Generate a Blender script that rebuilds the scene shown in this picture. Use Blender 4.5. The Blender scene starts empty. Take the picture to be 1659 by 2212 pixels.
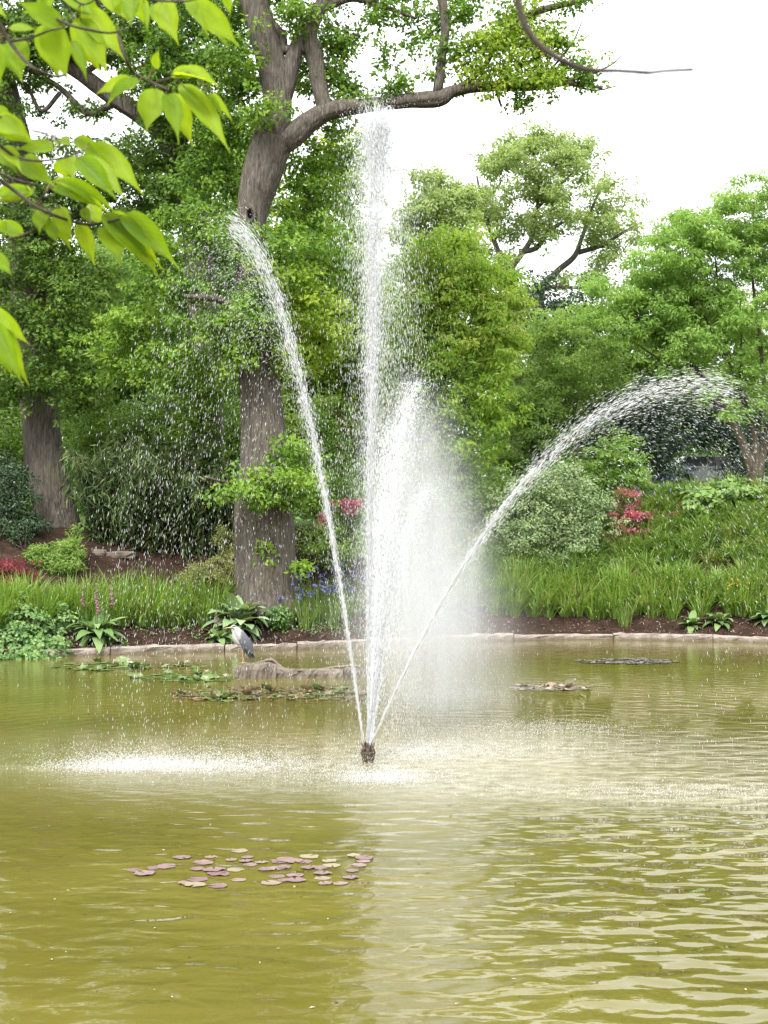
import bpy, math, random
import numpy as np
from mathutils import Vector, Matrix

sc = bpy.context.scene
C = sc.collection
rad = math.radians

# ------------------------------------------------------------------ camera
CAM_H = 3.0
FV, CXV, HZV = 3197.0, 829.5, 1162.2        # focal length, centre and horizon, in units of 1/1659 of the picture width
cam_d = bpy.data.cameras.new('camera')
cam = bpy.data.objects.new('camera', cam_d); C.objects.link(cam)
cam.location = (0, 0, CAM_H); cam.rotation_euler = (rad(90), 0, 0)
cam_d.sensor_fit = 'VERTICAL'; cam_d.sensor_height = 17.3; cam_d.sensor_width = 12.975
cam_d.lens = 17.3 * FV / 2212.0
cam_d.shift_y = (HZV - 1106.0) / 2212.0
cam_d.clip_start = 0.05; cam_d.clip_end = 3000
cam_d.dof.use_dof = True; cam_d.dof.focus_distance = 24; cam_d.dof.aperture_fstop = 5.0
sc.camera = cam

# ------------------------------------------------------------------ world: bright overcast sky
SUN_EL, SUN_AZ = rad(48), rad(200)
w = bpy.data.worlds.new('World'); sc.world = w; w.use_nodes = True
nt = w.node_tree; nt.nodes.clear()
def wn(t, **k):
    n = nt.nodes.new(t)
    for a, b in k.items(): setattr(n, a, b)
    return n
out = wn('ShaderNodeOutputWorld'); bg = wn('ShaderNodeBackground'); bg.inputs['Strength'].default_value = 0.1
sky = wn('ShaderNodeTexSky', sky_type='NISHITA', sun_disc=False, sun_elevation=SUN_EL, sun_rotation=SUN_AZ)
sky.dust_density = 4.0
tc = wn('ShaderNodeTexCoord'); sep = wn('ShaderNodeSeparateXYZ'); nt.links.new(tc.outputs['Generated'], sep.inputs[0])
# standard overcast luminance: one at the horizon rising to three at the zenith
cie = wn('ShaderNodeMath', operation='MULTIPLY_ADD'); cl = wn('ShaderNodeClamp')
nt.links.new(sep.outputs['Z'], cl.inputs[0]); nt.links.new(cl.outputs[0], cie.inputs[0])
cie.inputs[1].default_value = 2.0; cie.inputs[2].default_value = 1.0
mp = wn('ShaderNodeMapping'); mp.inputs['Scale'].default_value = (2.0, 2.0, 9.0); nt.links.new(tc.outputs['Generated'], mp.inputs[0])
nz = wn('ShaderNodeTexNoise'); nz.inputs['Scale'].default_value = 1.6; nz.inputs['Detail'].default_value = 5; nt.links.new(mp.outputs[0], nz.inputs[0])
mr = wn('ShaderNodeMapRange'); mr.inputs['From Min'].default_value = 0.3; mr.inputs['From Max'].default_value = 0.7
mr.inputs['To Min'].default_value = 0.86; mr.inputs['To Max'].default_value = 1.08
nt.links.new(nz.outputs[0], mr.inputs[0])
m1 = wn('ShaderNodeMath', operation='MULTIPLY'); nt.links.new(cie.outputs[0], m1.inputs[0]); nt.links.new(mr.outputs[0], m1.inputs[1])
m2 = wn('ShaderNodeVectorMath', operation='SCALE'); m2.inputs[0].default_value = (4.3, 4.37, 4.47); nt.links.new(m1.outputs[0], m2.inputs['Scale'])
mx = wn('ShaderNodeMix', data_type='RGBA'); mx.inputs[0].default_value = 0.95
nt.links.new(sky.outputs[0], mx.inputs[6]); nt.links.new(m2.outputs[0], mx.inputs[7])
nt.links.new(mx.outputs[2], bg.inputs[0]); nt.links.new(bg.outputs[0], out.inputs[0])

sun_d = bpy.data.lights.new('sun', 'SUN'); sun = bpy.data.objects.new('sun', sun_d); C.objects.link(sun)
sun_d.energy = 1.5; sun_d.angle = rad(14); sun_d.color = (1.0, 0.96, 0.9)
sun.rotation_euler = Vector((-math.sin(SUN_AZ) * math.cos(SUN_EL), -math.cos(SUN_AZ) * math.cos(SUN_EL), -math.sin(SUN_EL))).to_track_quat('-Z', 'Y').to_euler()

sc.view_settings.view_transform = 'Standard'; sc.view_settings.look = 'None'
sc.view_settings.exposure = 1.9; sc.view_settings.gamma = 1; sc.view_settings.use_curve_mapping = False
sc.render.engine = 'CYCLES'
cy = sc.cycles
cy.max_bounces = 10; cy.diffuse_bounces = 6; cy.glossy_bounces = 3; cy.transmission_bounces = 5; cy.volume_bounces = 3; cy.transparent_max_bounces = 8
cy.use_denoising = True; cy.caustics_reflective = False; cy.caustics_refractive = False
cy.volume_step_rate = 1.0; cy.volume_max_steps = 64

# ------------------------------------------------------------------ helpers
RNG = np.random.default_rng(7)
random.seed(7)
def V(vx, vy, D):
    return np.array(((vx - CXV) / FV * D, D, CAM_H - (vy - HZV) / FV * D))
def ONW(vx, vy):                                  # a point on the water surface
    return V(vx, vy, 3.0 * FV / (vy - HZV))

class MB:
    def __init__(s): s.v = []; s.q = []; s.t = []; s.qv = []; s.tv = []; s.qm = []; s.tm = []; s.n = 0
    def add(s, v, q=None, t=None, var=0.5, mi=0):
        v = np.asarray(v, float).reshape(-1, 3)
        for f, F, FV_, FM in ((q, s.q, s.qv, s.qm), (t, s.t, s.tv, s.tm)):
            if f is not None and len(f):
                f = np.asarray(f, int) + s.n; F.append(f)
                FV_.append(np.broadcast_to(np.asarray(var, float), (len(f),)).copy()); FM.append(np.full(len(f), mi, int))
        s.v.append(v); s.n += len(v)
    def mesh(s, name, mats, smooth=False):
        me = bpy.data.meshes.new(name)
        v = np.concatenate(s.v) if s.v else np.zeros((0, 3))
        nq = sum(len(a) for a in s.q); ntr = sum(len(a) for a in s.t)
        li = []; ls = []
        if nq: li.append(np.concatenate(s.q).ravel())
        if ntr: li.append(np.concatenate(s.t).ravel())
        li = np.concatenate(li)
        ls = np.concatenate((np.arange(nq) * 4, nq * 4 + np.arange(ntr) * 3))
        me.vertices.add(len(v)); me.vertices.foreach_set('co', v.astype(np.float32).ravel())
        me.loops.add(len(li)); me.loops.foreach_set('vertex_index', li.astype(np.int32))
        me.polygons.add(nq + ntr); me.polygons.foreach_set('loop_start', ls.astype(np.int32))
        me.polygons.foreach_set('material_index', np.concatenate(s.qm + s.tm).astype(np.int32))
        me.polygons.foreach_set('use_smooth', np.full(nq + ntr, smooth))
        a = me.attributes.new('var', 'FLOAT', 'FACE'); a.data.foreach_set('value', np.concatenate(s.qv + s.tv).astype(np.float32))
        for m in (mats if isinstance(mats, (list, tuple)) else [mats]): me.materials.append(m)
        me.update(calc_edges=True)
        return me
    def build(s, name, mats, parent=None, smooth=False):
        o = bpy.data.objects.new(name, s.mesh(name, mats, smooth)); C.objects.link(o)
        if parent: o.parent = parent
        return o

def tag(o, label=None, cat=None, group=None, kind=None):
    if label: o['label'] = label
    if cat: o['category'] = cat
    if group: o['group'] = group
    if kind: o['kind'] = kind
    return o
def empty(name, loc=(0, 0, 0), rz=0.0):
    o = bpy.data.objects.new(name, None); C.objects.link(o); o.empty_display_size = 0.2
    o.location = loc; o.rotation_euler = (0, 0, rz); return o
def child(o, parent):                             # keep world coordinates under a moved parent (translation only)
    o.parent = parent; o.location = -Vector(parent.location) if o.type == 'MESH' else o.location
    return o
def norm(a): return a / (np.linalg.norm(a, axis=-1, keepdims=True) + 1e-9)
def rdir(n): return norm(RNG.normal(size=(n, 3)))

def spline(P, sub):
    P = np.asarray(P, float)
    if len(P) < 3: 
        t = np.linspace(0, 1, sub + 1)[:, None]; return P[0] * (1 - t) + P[1] * t
    Q = np.vstack((2 * P[0] - P[1], P, 2 * P[-1] - P[-2])); o = []
    for i in range(1, len(Q) - 2):
        t = np.linspace(0, 1, sub, endpoint=False)[:, None]
        a, b, c, d = Q[i - 1], Q[i], Q[i + 1], Q[i + 2]
        o.append(0.5 * (2 * b + (c - a) * t + (2 * a - 5 * b + 4 * c - d) * t * t + (3 * b - a - 3 * c + d) * t ** 3))
    o.append(P[-1:]); return np.vstack(o)
def tube(mb, pts, rads, seg=8, sub=4, rough=0.0, mi=0, var=0.5):
    S = spline(np.column_stack((np.asarray(pts, float), np.asarray(rads, float))), sub)
    p, r = S[:, :3], np.maximum(S[:, 3], 0.0005); n = len(p)
    T = norm(np.gradient(p, axis=0)); ref = np.array((0.31, 0.95, 0.07)) if abs(T[0][2]) > 0.8 else np.array((0.05, 0.1, 0.99))
    A = norm(np.cross(T, ref)); B = np.cross(T, A)
    th = np.linspace(0, 2 * math.pi, seg, endpoint=False)
    ph = RNG.uniform(0, 6.28, 4)
    ar = np.empty((n, seg)); ar[0] = RNG.normal(size=seg); rho = 0.86 if seg > 20 else 0.0
    for i in range(1, n): ar[i] = ar[i - 1] * rho + RNG.normal(size=seg) * math.sqrt(1 - rho * rho)
    rr = r[:, None] * (1 + rough * (np.sin(3 * th + ph[0])[None] * 0.5 + 0.6 * np.sin(5 * th[None] + ph[1] + np.arange(n)[:, None] * (1.4 / max(sub, 1))) + 0.5 * ar))
    v = p[:, None] + rr[..., None] * (A[:, None] * np.cos(th)[None, :, None] + B[:, None] * np.sin(th)[None, :, None])
    i = np.arange(n - 1)[:, None] * seg; j = np.arange(seg)[None]; k = (j + 1) % seg
    q = np.stack((i + j, i + k, i + seg + k, i + seg + j), -1).reshape(-1, 4)
    mb.add(np.vstack((v.reshape(-1, 3), p[:1] - T[:1] * r[0] * 0.2, p[-1:] + T[-1:] * r[-1] * 0.5)), q,
           np.vstack((np.stack((np.full(seg, n * seg), k[0], j[0]), -1), np.stack((np.full(seg, n * seg + 1), (n - 1) * seg + j[0], (n - 1) * seg + k[0]), -1))), var, mi)
def box(mb, a, b, mi=0, var=0.5):
    x0, y0, z0 = a; x1, y1, z1 = b
    v = [(x0,y0,z0),(x1,y0,z0),(x1,y1,z0),(x0,y1,z0),(x0,y0,z1),(x1,y0,z1),(x1,y1,z1),(x0,y1,z1)]
    mb.add(v, [(0,3,2,1),(4,5,6,7),(0,1,5,4),(1,2,6,5),(2,3,7,6),(3,0,4,7)], None, var, mi)

def leaves(mb, p, n, a, L, W, var, fold=0.12, mi=0):
    """kite-shaped leaves: p base, n face normal, a direction of growth"""
    p = np.asarray(p); N = len(p)
    a = norm(a); s = norm(np.cross(n, a)); n = np.cross(a, s)
    L = np.broadcast_to(L, (N,))[:, None]; W = np.broadcast_to(W, (N,))[:, None]
    m = p + a * L * 0.45
    v = np.stack((p, m + s * W * 0.5 + n * W * fold, p + a * L - n * L * 0.12, m - s * W * 0.5 + n * W * fold), 1)
    i = np.arange(N) * 4
    mb.add(v, np.stack((i, i + 3, i + 2, i + 1), -1), None, var, mi)

def blades(mb, p, az, L, W, t0, t1, var, seg=4, mi=0):
    """strap-shaped grass leaves bending outwards from t0 to t1 radians off the vertical"""
    N = len(p); s = np.linspace(0, 1, seg + 1)
    th = t0[:, None] + (t1 - t0)[:, None] * s[None] ** 1.6
    ds = (L / seg)[:, None]
    h = np.concatenate((np.zeros((N, 1)), np.cumsum(np.sin(th[:, 1:]) * ds, 1)), 1)
    z = np.concatenate((np.zeros((N, 1)), np.cumsum(np.cos(th[:, 1:]) * ds, 1)), 1)
    ca, sa = np.cos(az)[:, None], np.sin(az)[:, None]
    c = p[:, None] + np.stack((h * ca, h * sa, z), -1)
    tw = az + math.pi / 2 + RNG.normal(0, 0.5, N)
    d = np.stack((np.cos(tw), np.sin(tw), np.zeros(N)), -1)
    wd = W[:, None] * np.array([0.75, 1.0, 0.9, 0.6, 0.3, 0.2])[:seg][None] * 0.5
    l = c[:, :seg] + d[:, None] * wd[..., None]; r = c[:, :seg] - d[:, None] * wd[..., None]
    v = np.concatenate((np.stack((l, r), 2).reshape(N, -1, 3), c[:, seg:]), 1); K = 2 * seg + 1
    b = (np.arange(N) * K)[:, None]
    k = np.arange(seg - 1) * 2
    q = (b[..., None] + np.stack((k, k + 1, k + 3, k + 2), -1)[None]).reshape(-1, 4)
    t = b + np.array((2 * seg - 2, 2 * seg - 1, 2 * seg))[None]
    mb.add(v.reshape(-1, 3), q, None, np.repeat(var, seg - 1), mi)
    mb.add(np.zeros((0, 3)), None, t - mb.n * 0 - mb.n + (mb.n - N * K), var, mi)

def drops(mb, p, d, r, l, var=0.5):
    """elongated water drops: six-faced spindles along d"""
    N = len(p); d = norm(d); ref = rdir(N); A = norm(np.cross(d, ref)); B = np.cross(d, A)
    r = np.broadcast_to(r, (N,))[:, None]; l = np.broadcast_to(l, (N,))[:, None]
    ring = [p + r * (A * math.cos(t) + B * math.sin(t)) for t in (0, 2.094, 4.189)]
    v = np.stack([p - d * l] + ring + [p + d * l], 1); b = (np.arange(N) * 5)[:, None, None]
    T = np.array([(0, 2, 1), (0, 3, 2), (0, 1, 3), (4, 1, 2), (4, 2, 3), (4, 3, 1)])[None]
    mb.add(v.reshape(-1, 3), None, (b + T).reshape(-1, 3), var)

def fine_drops(mb, p, d, r, l):
    N = len(p); d = norm(d); A = norm(np.cross(d, rdir(N))); B = np.cross(d, A); r = r[:, None]; l = l[:, None]
    v = np.stack((p - d * l, p + r * A, p - r * .5 * A + r * .87 * B, p + d * l), 1); b = (np.arange(N) * 4)[:, None, None]
    mb.add(v.reshape(-1, 3), None, (b + np.array([(0, 2, 1), (0, 1, 3), (0, 3, 2), (1, 2, 3)])[None]).reshape(-1, 3))
def tufts_in(c, r, n, pw=0.45):
    u = RNG.normal(size=(n, 3)) * 0.52; l = np.linalg.norm(u, axis=1, keepdims=True); u = u * np.minimum(1, 1.45 / (l + 1e-6))
    return c + u * r, u
def crown(mb, tw, clumps, tr, per, L, W, dens=1.0, up=0.5, outw=0.4, jit=0.75, flat=0.6, droop=0.25, twig=0.35, tm=0):
    """clumps rows: vx, vy, rx_v, ry_v, D, depth radius, tone; fills each with tufts of leaves"""
    per = int(per * 1.35); L = L * 1.25; W = W * 1.25
    for vx, vy, rx, ry, D, rd, tone in clumps:
        c = V(vx, vy, D); k = D / FV; r = np.array((rx * k, rd, ry * k))
        n = max(2, int(dens * 2.6 * (r[0] * r[2] + 0.6 * r[0] * r[1]) / (tr * tr)))
        tp, u = tufts_in(c, r, n)
        if tw is not None:
            for i in np.nonzero(RNG.random(n) < twig * 0.45)[0]:
                a = c + (tp[i] - c) * 0.15; m = (a + tp[i]) / 2 + RNG.normal(size=3) * 0.12 * np.linalg.norm(tp[i] - a)
                q = 0.012 + 0.006 * np.linalg.norm(tp[i] - a)
                tube(tw, (a, m, tp[i]), (q, q * 0.7, q * 0.35), 4, 2, 0, tm)
        N = n * per; ti = np.repeat(np.arange(n), per)
        loc = rdir(N) * (RNG.random((N, 1)) ** 0.4) * np.array((1, 1, flat)) * (tr * RNG.uniform(0.6, 1.3, n))[ti][:, None]
        p = tp[ti] + loc
        nn = norm(np.array((0, -0.35, up)) + u[ti] * outw + norm(loc) * 0.2 + RNG.normal(size=(N, 3)) * jit)
        a = norm(norm(loc) + u[ti] * 0.3 + RNG.normal(size=(N, 3)) * 0.5 + np.array((0, 0, -droop)))
        a = norm(a - nn * (a * nn).sum(1, keepdims=True))
        var = np.clip(0.5 + tone + RNG.normal(0, 0.13, n)[ti] + RNG.normal(0, 0.15, N), 0, 1)
        leaves(mb, p, nn, a, L * RNG.uniform(0.7, 1.25, N), W * RNG.uniform(0.75, 1.2, N), var)

def fill(cx, cy, rx, ry, D, rd, n, sx, sy, tone=0.0, holes=()):
    o = []
    while len(o) < n:
        a = random.uniform(0, 6.283); q = random.random() ** 0.5 * random.uniform(0.85, 1.12); x, y = cx + rx * q * math.cos(a), cy + ry * q * math.sin(a)
        if any(((x - hx_) / hr) ** 2 + ((y - hy_) / hv) ** 2 < 1 for hx_, hy_, hr, hv in holes): continue
        k = random.uniform(0.55, 1.25); o.append((x, y, sx * k, sy * k * random.uniform(0.7, 1.2), D + random.uniform(-rd, rd), rd * 0.35, tone + random.uniform(-0.1, 0.1)))
    return o
# ------------------------------------------------------------------ materials
def mat(name):
    m = bpy.data.materials.new(name); m.use_nodes = True; t = m.node_tree; t.nodes.clear()
    o = t.nodes.new('ShaderNodeOutputMaterial'); return m, t, o
def N(t, ty, ins=None, **k):
    n = t.nodes.new(ty)
    for a, b in k.items(): setattr(n, a, b)
    for a, b in (ins or {}).items():
        if isinstance(b, bpy.types.NodeSocket): t.links.new(b, n.inputs[a])
        else: n.inputs[a].default_value = b
    return n
ALB = 0.62                                           # one reflectance scale for the whole place, matched to the exposure
def ramp(t, fac, stops):
    r = N(t, 'ShaderNodeValToRGB', {0: fac}); e = r.color_ramp.elements
    while len(e) < len(stops): e.new(0.5)
    for x, (p, c) in zip(e, stops): x.position = p; x.color = (*(q * ALB for q in c), 1)
    return r.outputs[0]
def leafmat(name, c0, c1, c2, trans=0.5, rough=0.5, spec=0.3, obj=False, tcol=(1.15, 1.1, 0.6), g=2.6, vein=False, dead=False):
    m, t, o = mat(name)
    f = N(t, 'ShaderNodeObjectInfo').outputs['Random'] if obj else N(t, 'ShaderNodeAttribute', attribute_name='var').outputs['Fac']
    c0, c1, c2 = [tuple(min(.8, q * g * (k if c[1] > max(c[0], c[2]) else 1)) for q, k in zip(c, (1.1, 1.03, 1.6))) for c in (c0, c1, c2)]
    col = ramp(t, f, [(0.12, c0), (0.5, c1), (0.9, c2)] + ([(0.975, (0.34, 0.27, 0.12))] if dead else []))
    if vein:
        sx_ = N(t, 'ShaderNodeSeparateXYZ', {0: N(t, 'ShaderNodeTexCoord').outputs['Object']}); ay = N(t, 'ShaderNodeMath', {0: sx_.outputs[1]}, operation='ABSOLUTE').outputs[0]
        ph = N(t, 'ShaderNodeMath', {0: ay, 1: -0.8, 2: sx_.outputs[0]}, operation='MULTIPLY_ADD').outputs[0]
        wv = N(t, 'ShaderNodeMath', {0: N(t, 'ShaderNodeMath', {0: ph, 1: 56.0}, operation='MULTIPLY').outputs[0]}, operation='SINE').outputs[0]
        rib = N(t, 'ShaderNodeMapRange', {0: wv, 1: 0.75, 2: 1.0, 3: 0.0, 4: 0.35}).outputs[0]; mid_ = N(t, 'ShaderNodeMapRange', {0: ay, 1: 0.008, 2: 0.025, 3: 0.6, 4: 0.0}).outputs[0]
        vf = N(t, 'ShaderNodeMath', {0: rib, 1: mid_}, operation='MAXIMUM').outputs[0]
        blot = N(t, 'ShaderNodeMapRange', {0: N(t, 'ShaderNodeTexNoise', {'Vector': N(t, 'ShaderNodeTexCoord').outputs['Object'], 'Scale': 2.5, 'Detail': 3.0}).outputs[0], 1: 0.3, 2: 0.7, 3: 0.8, 4: 1.15}).outputs[0]
        col = N(t, 'ShaderNodeVectorMath', {0: col, 'Scale': blot}, operation='SCALE').outputs[0]
        col = N(t, 'ShaderNodeMix', {0: vf, 6: col, 7: (0.3, 0.4, 0.06, 1)}, data_type='RGBA').outputs[2]
    pb = N(t, 'ShaderNodeBsdfPrincipled', {'Base Color': col, 'Roughness': rough, 'Specular IOR Level': spec})
    tcn = N(t, 'ShaderNodeMix', {0: 1.0, 6: col, 7: (*tcol, 1)}, data_type='RGBA', blend_type='MULTIPLY')
    tl = N(t, 'ShaderNodeBsdfTranslucent', {0: tcn.outputs[2]})
    mxs = N(t, 'ShaderNodeMixShader', {0: trans, 1: pb.outputs[0], 2: tl.outputs[0]})
    t.links.new(mxs.outputs[0], o.inputs[0]); return m
def noisemat(name, c0, c1, scale=5.0, rough=0.85, bump=0.02, detail=6, stretch=(1, 1, 1), c2=None, spec=0.25, bscale=None):
    m, t, o = mat(name)
    co = N(t, 'ShaderNodeTexCoord').outputs['Object']
    mp_ = N(t, 'ShaderNodeMapping', {0: co, 'Scale': stretch}).outputs[0]
    nz_ = N(t, 'ShaderNodeTexNoise', {'Vector': mp_, 'Scale': scale, 'Detail': detail, 'Roughness': 0.65}).outputs[0]
    col = ramp(t, nz_, [(0.3, c0), (0.7, c1)] if c2 is None else [(0.3, c0), (0.5, c1), (0.7, c2)])
    nb = nz_ if bscale is None else N(t, 'ShaderNodeTexNoise', {'Vector': mp_, 'Scale': bscale, 'Detail': 4}).outputs[0]
    b = N(t, 'ShaderNodeBump', {'Height': nb, 'Distance': bump, 'Strength': 1.0})
    pb = N(t, 'ShaderNodeBsdfPrincipled', {'Base Color': col, 'Roughness': rough, 'Specular IOR Level': spec, 'Normal': b.outputs[0]})
    t.links.new(pb.outputs[0], o.inputs[0]); return m
def plain(name, c, rough=0.5, spec=0.5, metal=0.0):
    m, t, o = mat(name)
    nz_ = N(t, 'ShaderNodeTexNoise', {'Scale': 30.0, 'Detail': 3.0}).outputs[0]
    col = ramp(t, nz_, [(0.3, tuple(x * 0.8 for x in c)), (0.7, tuple(min(1, x * 1.12) for x in c))])
    pb = N(t, 'ShaderNodeBsdfPrincipled', {'Base Color': col, 'Roughness': rough, 'Specular IOR Level': spec, 'Metallic': metal})
    t.links.new(pb.outputs[0], o.inputs[0]); return m

def barkmat(name, c0, c1, c2, moss=0.25, sc_=1.0):
    m, t, o = mat(name)
    co = N(t, 'ShaderNodeTexCoord').outputs['Object']
    wob = N(t, 'ShaderNodeTexNoise', {'Vector': co, 'Scale': 2.5, 'Detail': 2.0})
    add = N(t, 'ShaderNodeMix', {0: 0.06, 6: co, 7: wob.outputs['Color']}, data_type='RGBA', blend_type='ADD').outputs[2]
    mp_ = N(t, 'ShaderNodeMapping', {0: add, 'Scale': (11 * sc_, 11 * sc_, 1.5 * sc_)}).outputs[0]
    v1 = N(t, 'ShaderNodeTexVoronoi', {'Vector': mp_, 'Scale': 1.0}, feature='DISTANCE_TO_EDGE').outputs['Distance']
    n1 = N(t, 'ShaderNodeTexNoise', {'Vector': mp_, 'Scale': 1.6, 'Detail': 6.0, 'Roughness': 0.7}).outputs[0]
    h = N(t, 'ShaderNodeMath', {0: v1, 1: n1}, operation='MULTIPLY_ADD'); h.inputs[2].default_value = 0.0
    hh = N(t, 'ShaderNodeMath', {0: h.outputs[0], 1: n1}, operation='ADD').outputs[0]
    col = ramp(t, hh, [(0.3, c0), (0.55, c1), (0.85, c2)])
    gm = N(t, 'ShaderNodeTexNoise', {'Vector': co, 'Scale': 1.7, 'Detail': 5.0}).outputs[0]
    gf = N(t, 'ShaderNodeMapRange', {0: gm, 1: 0.5, 2: 0.72, 3: 0.0, 4: moss}).outputs[0]
    col2 = N(t, 'ShaderNodeMix', {0: gf, 6: col, 7: (0.12, 0.13, 0.06, 1)}, data_type='RGBA').outputs[2]
    b = N(t, 'ShaderNodeBump', {'Height': hh, 'Distance': 0.11, 'Strength': 1.0})
    pb = N(t, 'ShaderNodeBsdfPrincipled', {'Base Color': col2, 'Roughness': 0.9, 'Specular IOR Level': 0.15, 'Normal': b.outputs[0]})
    t.links.new(pb.outputs[0], o.inputs[0]); return m

M = {}
M['bark'] = barkmat('oak_bark', (0.05, 0.042, 0.035), (0.2, 0.172, 0.145), (0.36, 0.32, 0.275), 0.4)
M['bark_grey'] = barkmat('grey_bark', (0.06, 0.055, 0.045), (0.17, 0.16, 0.13), (0.26, 0.24, 0.2), 0.4)
M['bark_pale'] = barkmat('maple_bark', (0.09, 0.075, 0.055), (0.2, 0.17, 0.125), (0.28, 0.24, 0.18), 0.3)
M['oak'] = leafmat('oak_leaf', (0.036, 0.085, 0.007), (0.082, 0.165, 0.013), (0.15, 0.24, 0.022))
M['oak_dark'] = leafmat('dark_oak_leaf', (0.032, 0.07, 0.008), (0.064, 0.125, 0.012), (0.115, 0.185, 0.02))  # darker green than the plain oak leaf
M['oak_yel'] = leafmat('young_oak_leaf', (0.06, 0.125, 0.006), (0.12, 0.2, 0.012), (0.2, 0.27, 0.022))
M['bg'] = leafmat('hazed_oak_leaf', (0.1, 0.155, 0.03), (0.145, 0.21, 0.045), (0.2, 0.275, 0.066), g=2.5)  # distance haze is put into the leaf colour as a paler green
M['bgl'] = leafmat('pale_leaf', (0.06, 0.125, 0.02), (0.11, 0.2, 0.03), (0.18, 0.28, 0.05))
M['cherry'] = leafmat('cherry_leaf', (0.09, 0.17, 0.012), (0.15, 0.26, 0.022), (0.24, 0.32, 0.045))
M['maple'] = leafmat('maple_leaf', (0.075, 0.15, 0.015), (0.12, 0.22, 0.028), (0.18, 0.28, 0.05))
M['dark'] = leafmat('dark_evergreen_leaf', (0.014, 0.038, 0.01), (0.032, 0.075, 0.016), (0.065, 0.125, 0.03), 0.2, 0.4, 0.35, g=1.2)
M['holly'] = leafmat('holly_leaf', (0.01, 0.026, 0.01), (0.02, 0.045, 0.015), (0.04, 0.075, 0.025), 0.12, 0.35, 0.5)
M['greygreen'] = leafmat('grey_green_leaf', (0.06, 0.105, 0.026), (0.11, 0.17, 0.046), (0.2, 0.26, 0.09), 0.25)
M['bamboo'] = leafmat('bamboo_leaf', (0.018, 0.042, 0.008), (0.05, 0.09, 0.015), (0.15, 0.2, 0.045), 0.3, g=1.7)
M['varieg'] = leafmat('variegated_leaf', (0.1, 0.15, 0.02), (0.22, 0.26, 0.05), (0.42, 0.42, 0.16), 0.25, g=1.2)
M['red'] = leafmat('red_maple_leaf', (0.05, 0.01, 0.012), (0.11, 0.022, 0.025), (0.19, 0.05, 0.05), 0.3, tcol=(1.1, 0.7, 0.6))
M['shrub'] = leafmat('shrub_leaf', (0.06, 0.115, 0.014), (0.105, 0.185, 0.024), (0.165, 0.25, 0.045))
M['iris'] = leafmat('iris_blade', (0.064, 0.135, 0.012), (0.112, 0.205, 0.022), (0.19, 0.285, 0.04), 0.4, dead=True, g=2.1)
M['iris_dark'] = leafmat('daylily_blade', (0.048, 0.1, 0.011), (0.09, 0.16, 0.021), (0.148, 0.225, 0.036), 0.3, dead=True)
M['straw'] = leafmat('straw_blade', (0.22, 0.17, 0.07), (0.32, 0.26, 0.12), (0.4, 0.33, 0.17), 0.2)
M['mound'] = leafmat('broad_mound_leaf', (0.05, 0.105, 0.012), (0.092, 0.17, 0.022), (0.16, 0.25, 0.042), 0.3, g=2.0)
M['ivy'] = leafmat('ivy_leaf', (0.035, 0.085, 0.015), (0.07, 0.14, 0.025), (0.13, 0.2, 0.045), 0.25)
M['mullein'] = leafmat('mullein_leaf', (0.13, 0.2, 0.062), (0.165, 0.245, 0.08), (0.205, 0.29, 0.1), 0.3, 0.8, 0.1, True, g=2.2)
M['foxleaf'] = leafmat('foxglove_leaf', (0.085, 0.16, 0.03), (0.125, 0.22, 0.045), (0.17, 0.27, 0.065), 0.25, 0.6, 0.2, True, g=1.7)
M['deadleaf'] = leafmat('withered_leaf', (0.25, 0.1, 0.03), (0.33, 0.15, 0.05), (0.4, 0.22, 0.08), 0.2, 0.7, 0.2, True, g=1.2)
M['azalea'] = leafmat('azalea_petal', (0.42, 0.07, 0.1), (0.58, 0.15, 0.19), (0.72, 0.32, 0.36), 0.35, tcol=(1.1, 0.8, 0.8), g=1.6)
M['azleaf'] = leafmat('azalea_leaf', (0.06, 0.05, 0.02), (0.1, 0.09, 0.035), (0.15, 0.14, 0.05))
M['blue'] = leafmat('veiled_blue_petal', (0.14, 0.16, 0.42), (0.22, 0.24, 0.5), (0.33, 0.34, 0.6), 0.35, tcol=(1, 1, 1), g=1.2)  # petals coloured paler to stand for the veil of spray
M['yellow'] = leafmat('yellow_petal', (0.6, 0.42, 0.03), (0.7, 0.5, 0.04), (0.75, 0.58, 0.1), 0.3, tcol=(1, 1, .8), g=1.2)
M['pink'] = leafmat('pink_bell', (0.38, 0.16, 0.24), (0.5, 0.26, 0.34), (0.55, 0.44, 0.42), 0.3, tcol=(1, .8, .9), g=1.2)
M['nearleaf'] = leafmat('near_cherry_leaf', (0.2, 0.38, 0.008), (0.27, 0.47, 0.012), (0.34, 0.54, 0.018), 0.66, 0.45, 0.2, True, (1.3, 1.15, 0.4), g=1.2, vein=True)
M['twig'] = noisemat('twig_bark', (0.04, 0.03, 0.022), (0.12, 0.095, 0.065), 60.0, 0.8, 0.001, stretch=(1, 1, 1))
M['petiole'] = plain('leaf_stalk', (0.26, 0.13, 0.05), 0.5, 0.3)
M['stem'] = plain('green_stem', (0.08, 0.13, 0.03), 0.6, 0.3)
M['cane'] = noisemat('cane', (0.16, 0.08, 0.05), (0.26, 0.14, 0.09), 12, 0.6)
M['soil'] = noisemat('mulch_soil', (0.028, 0.017, 0.011), (0.075, 0.045, 0.03), 9.0, 0.95, 0.05, c2=(0.13, 0.085, 0.06), bscale=24, spec=0.1)
M['chip'] = leafmat('bark_chip', (0.05, 0.028, 0.018), (0.13, 0.08, 0.055), (0.42, 0.36, 0.3), 0.0, 0.9, 0.1, g=1.2)
m, t, o = mat('kerb_stone')
geo = N(t, 'ShaderNodeNewGeometry').outputs['Position']; sp = N(t, 'ShaderNodeSeparateXYZ', {0: geo})
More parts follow.
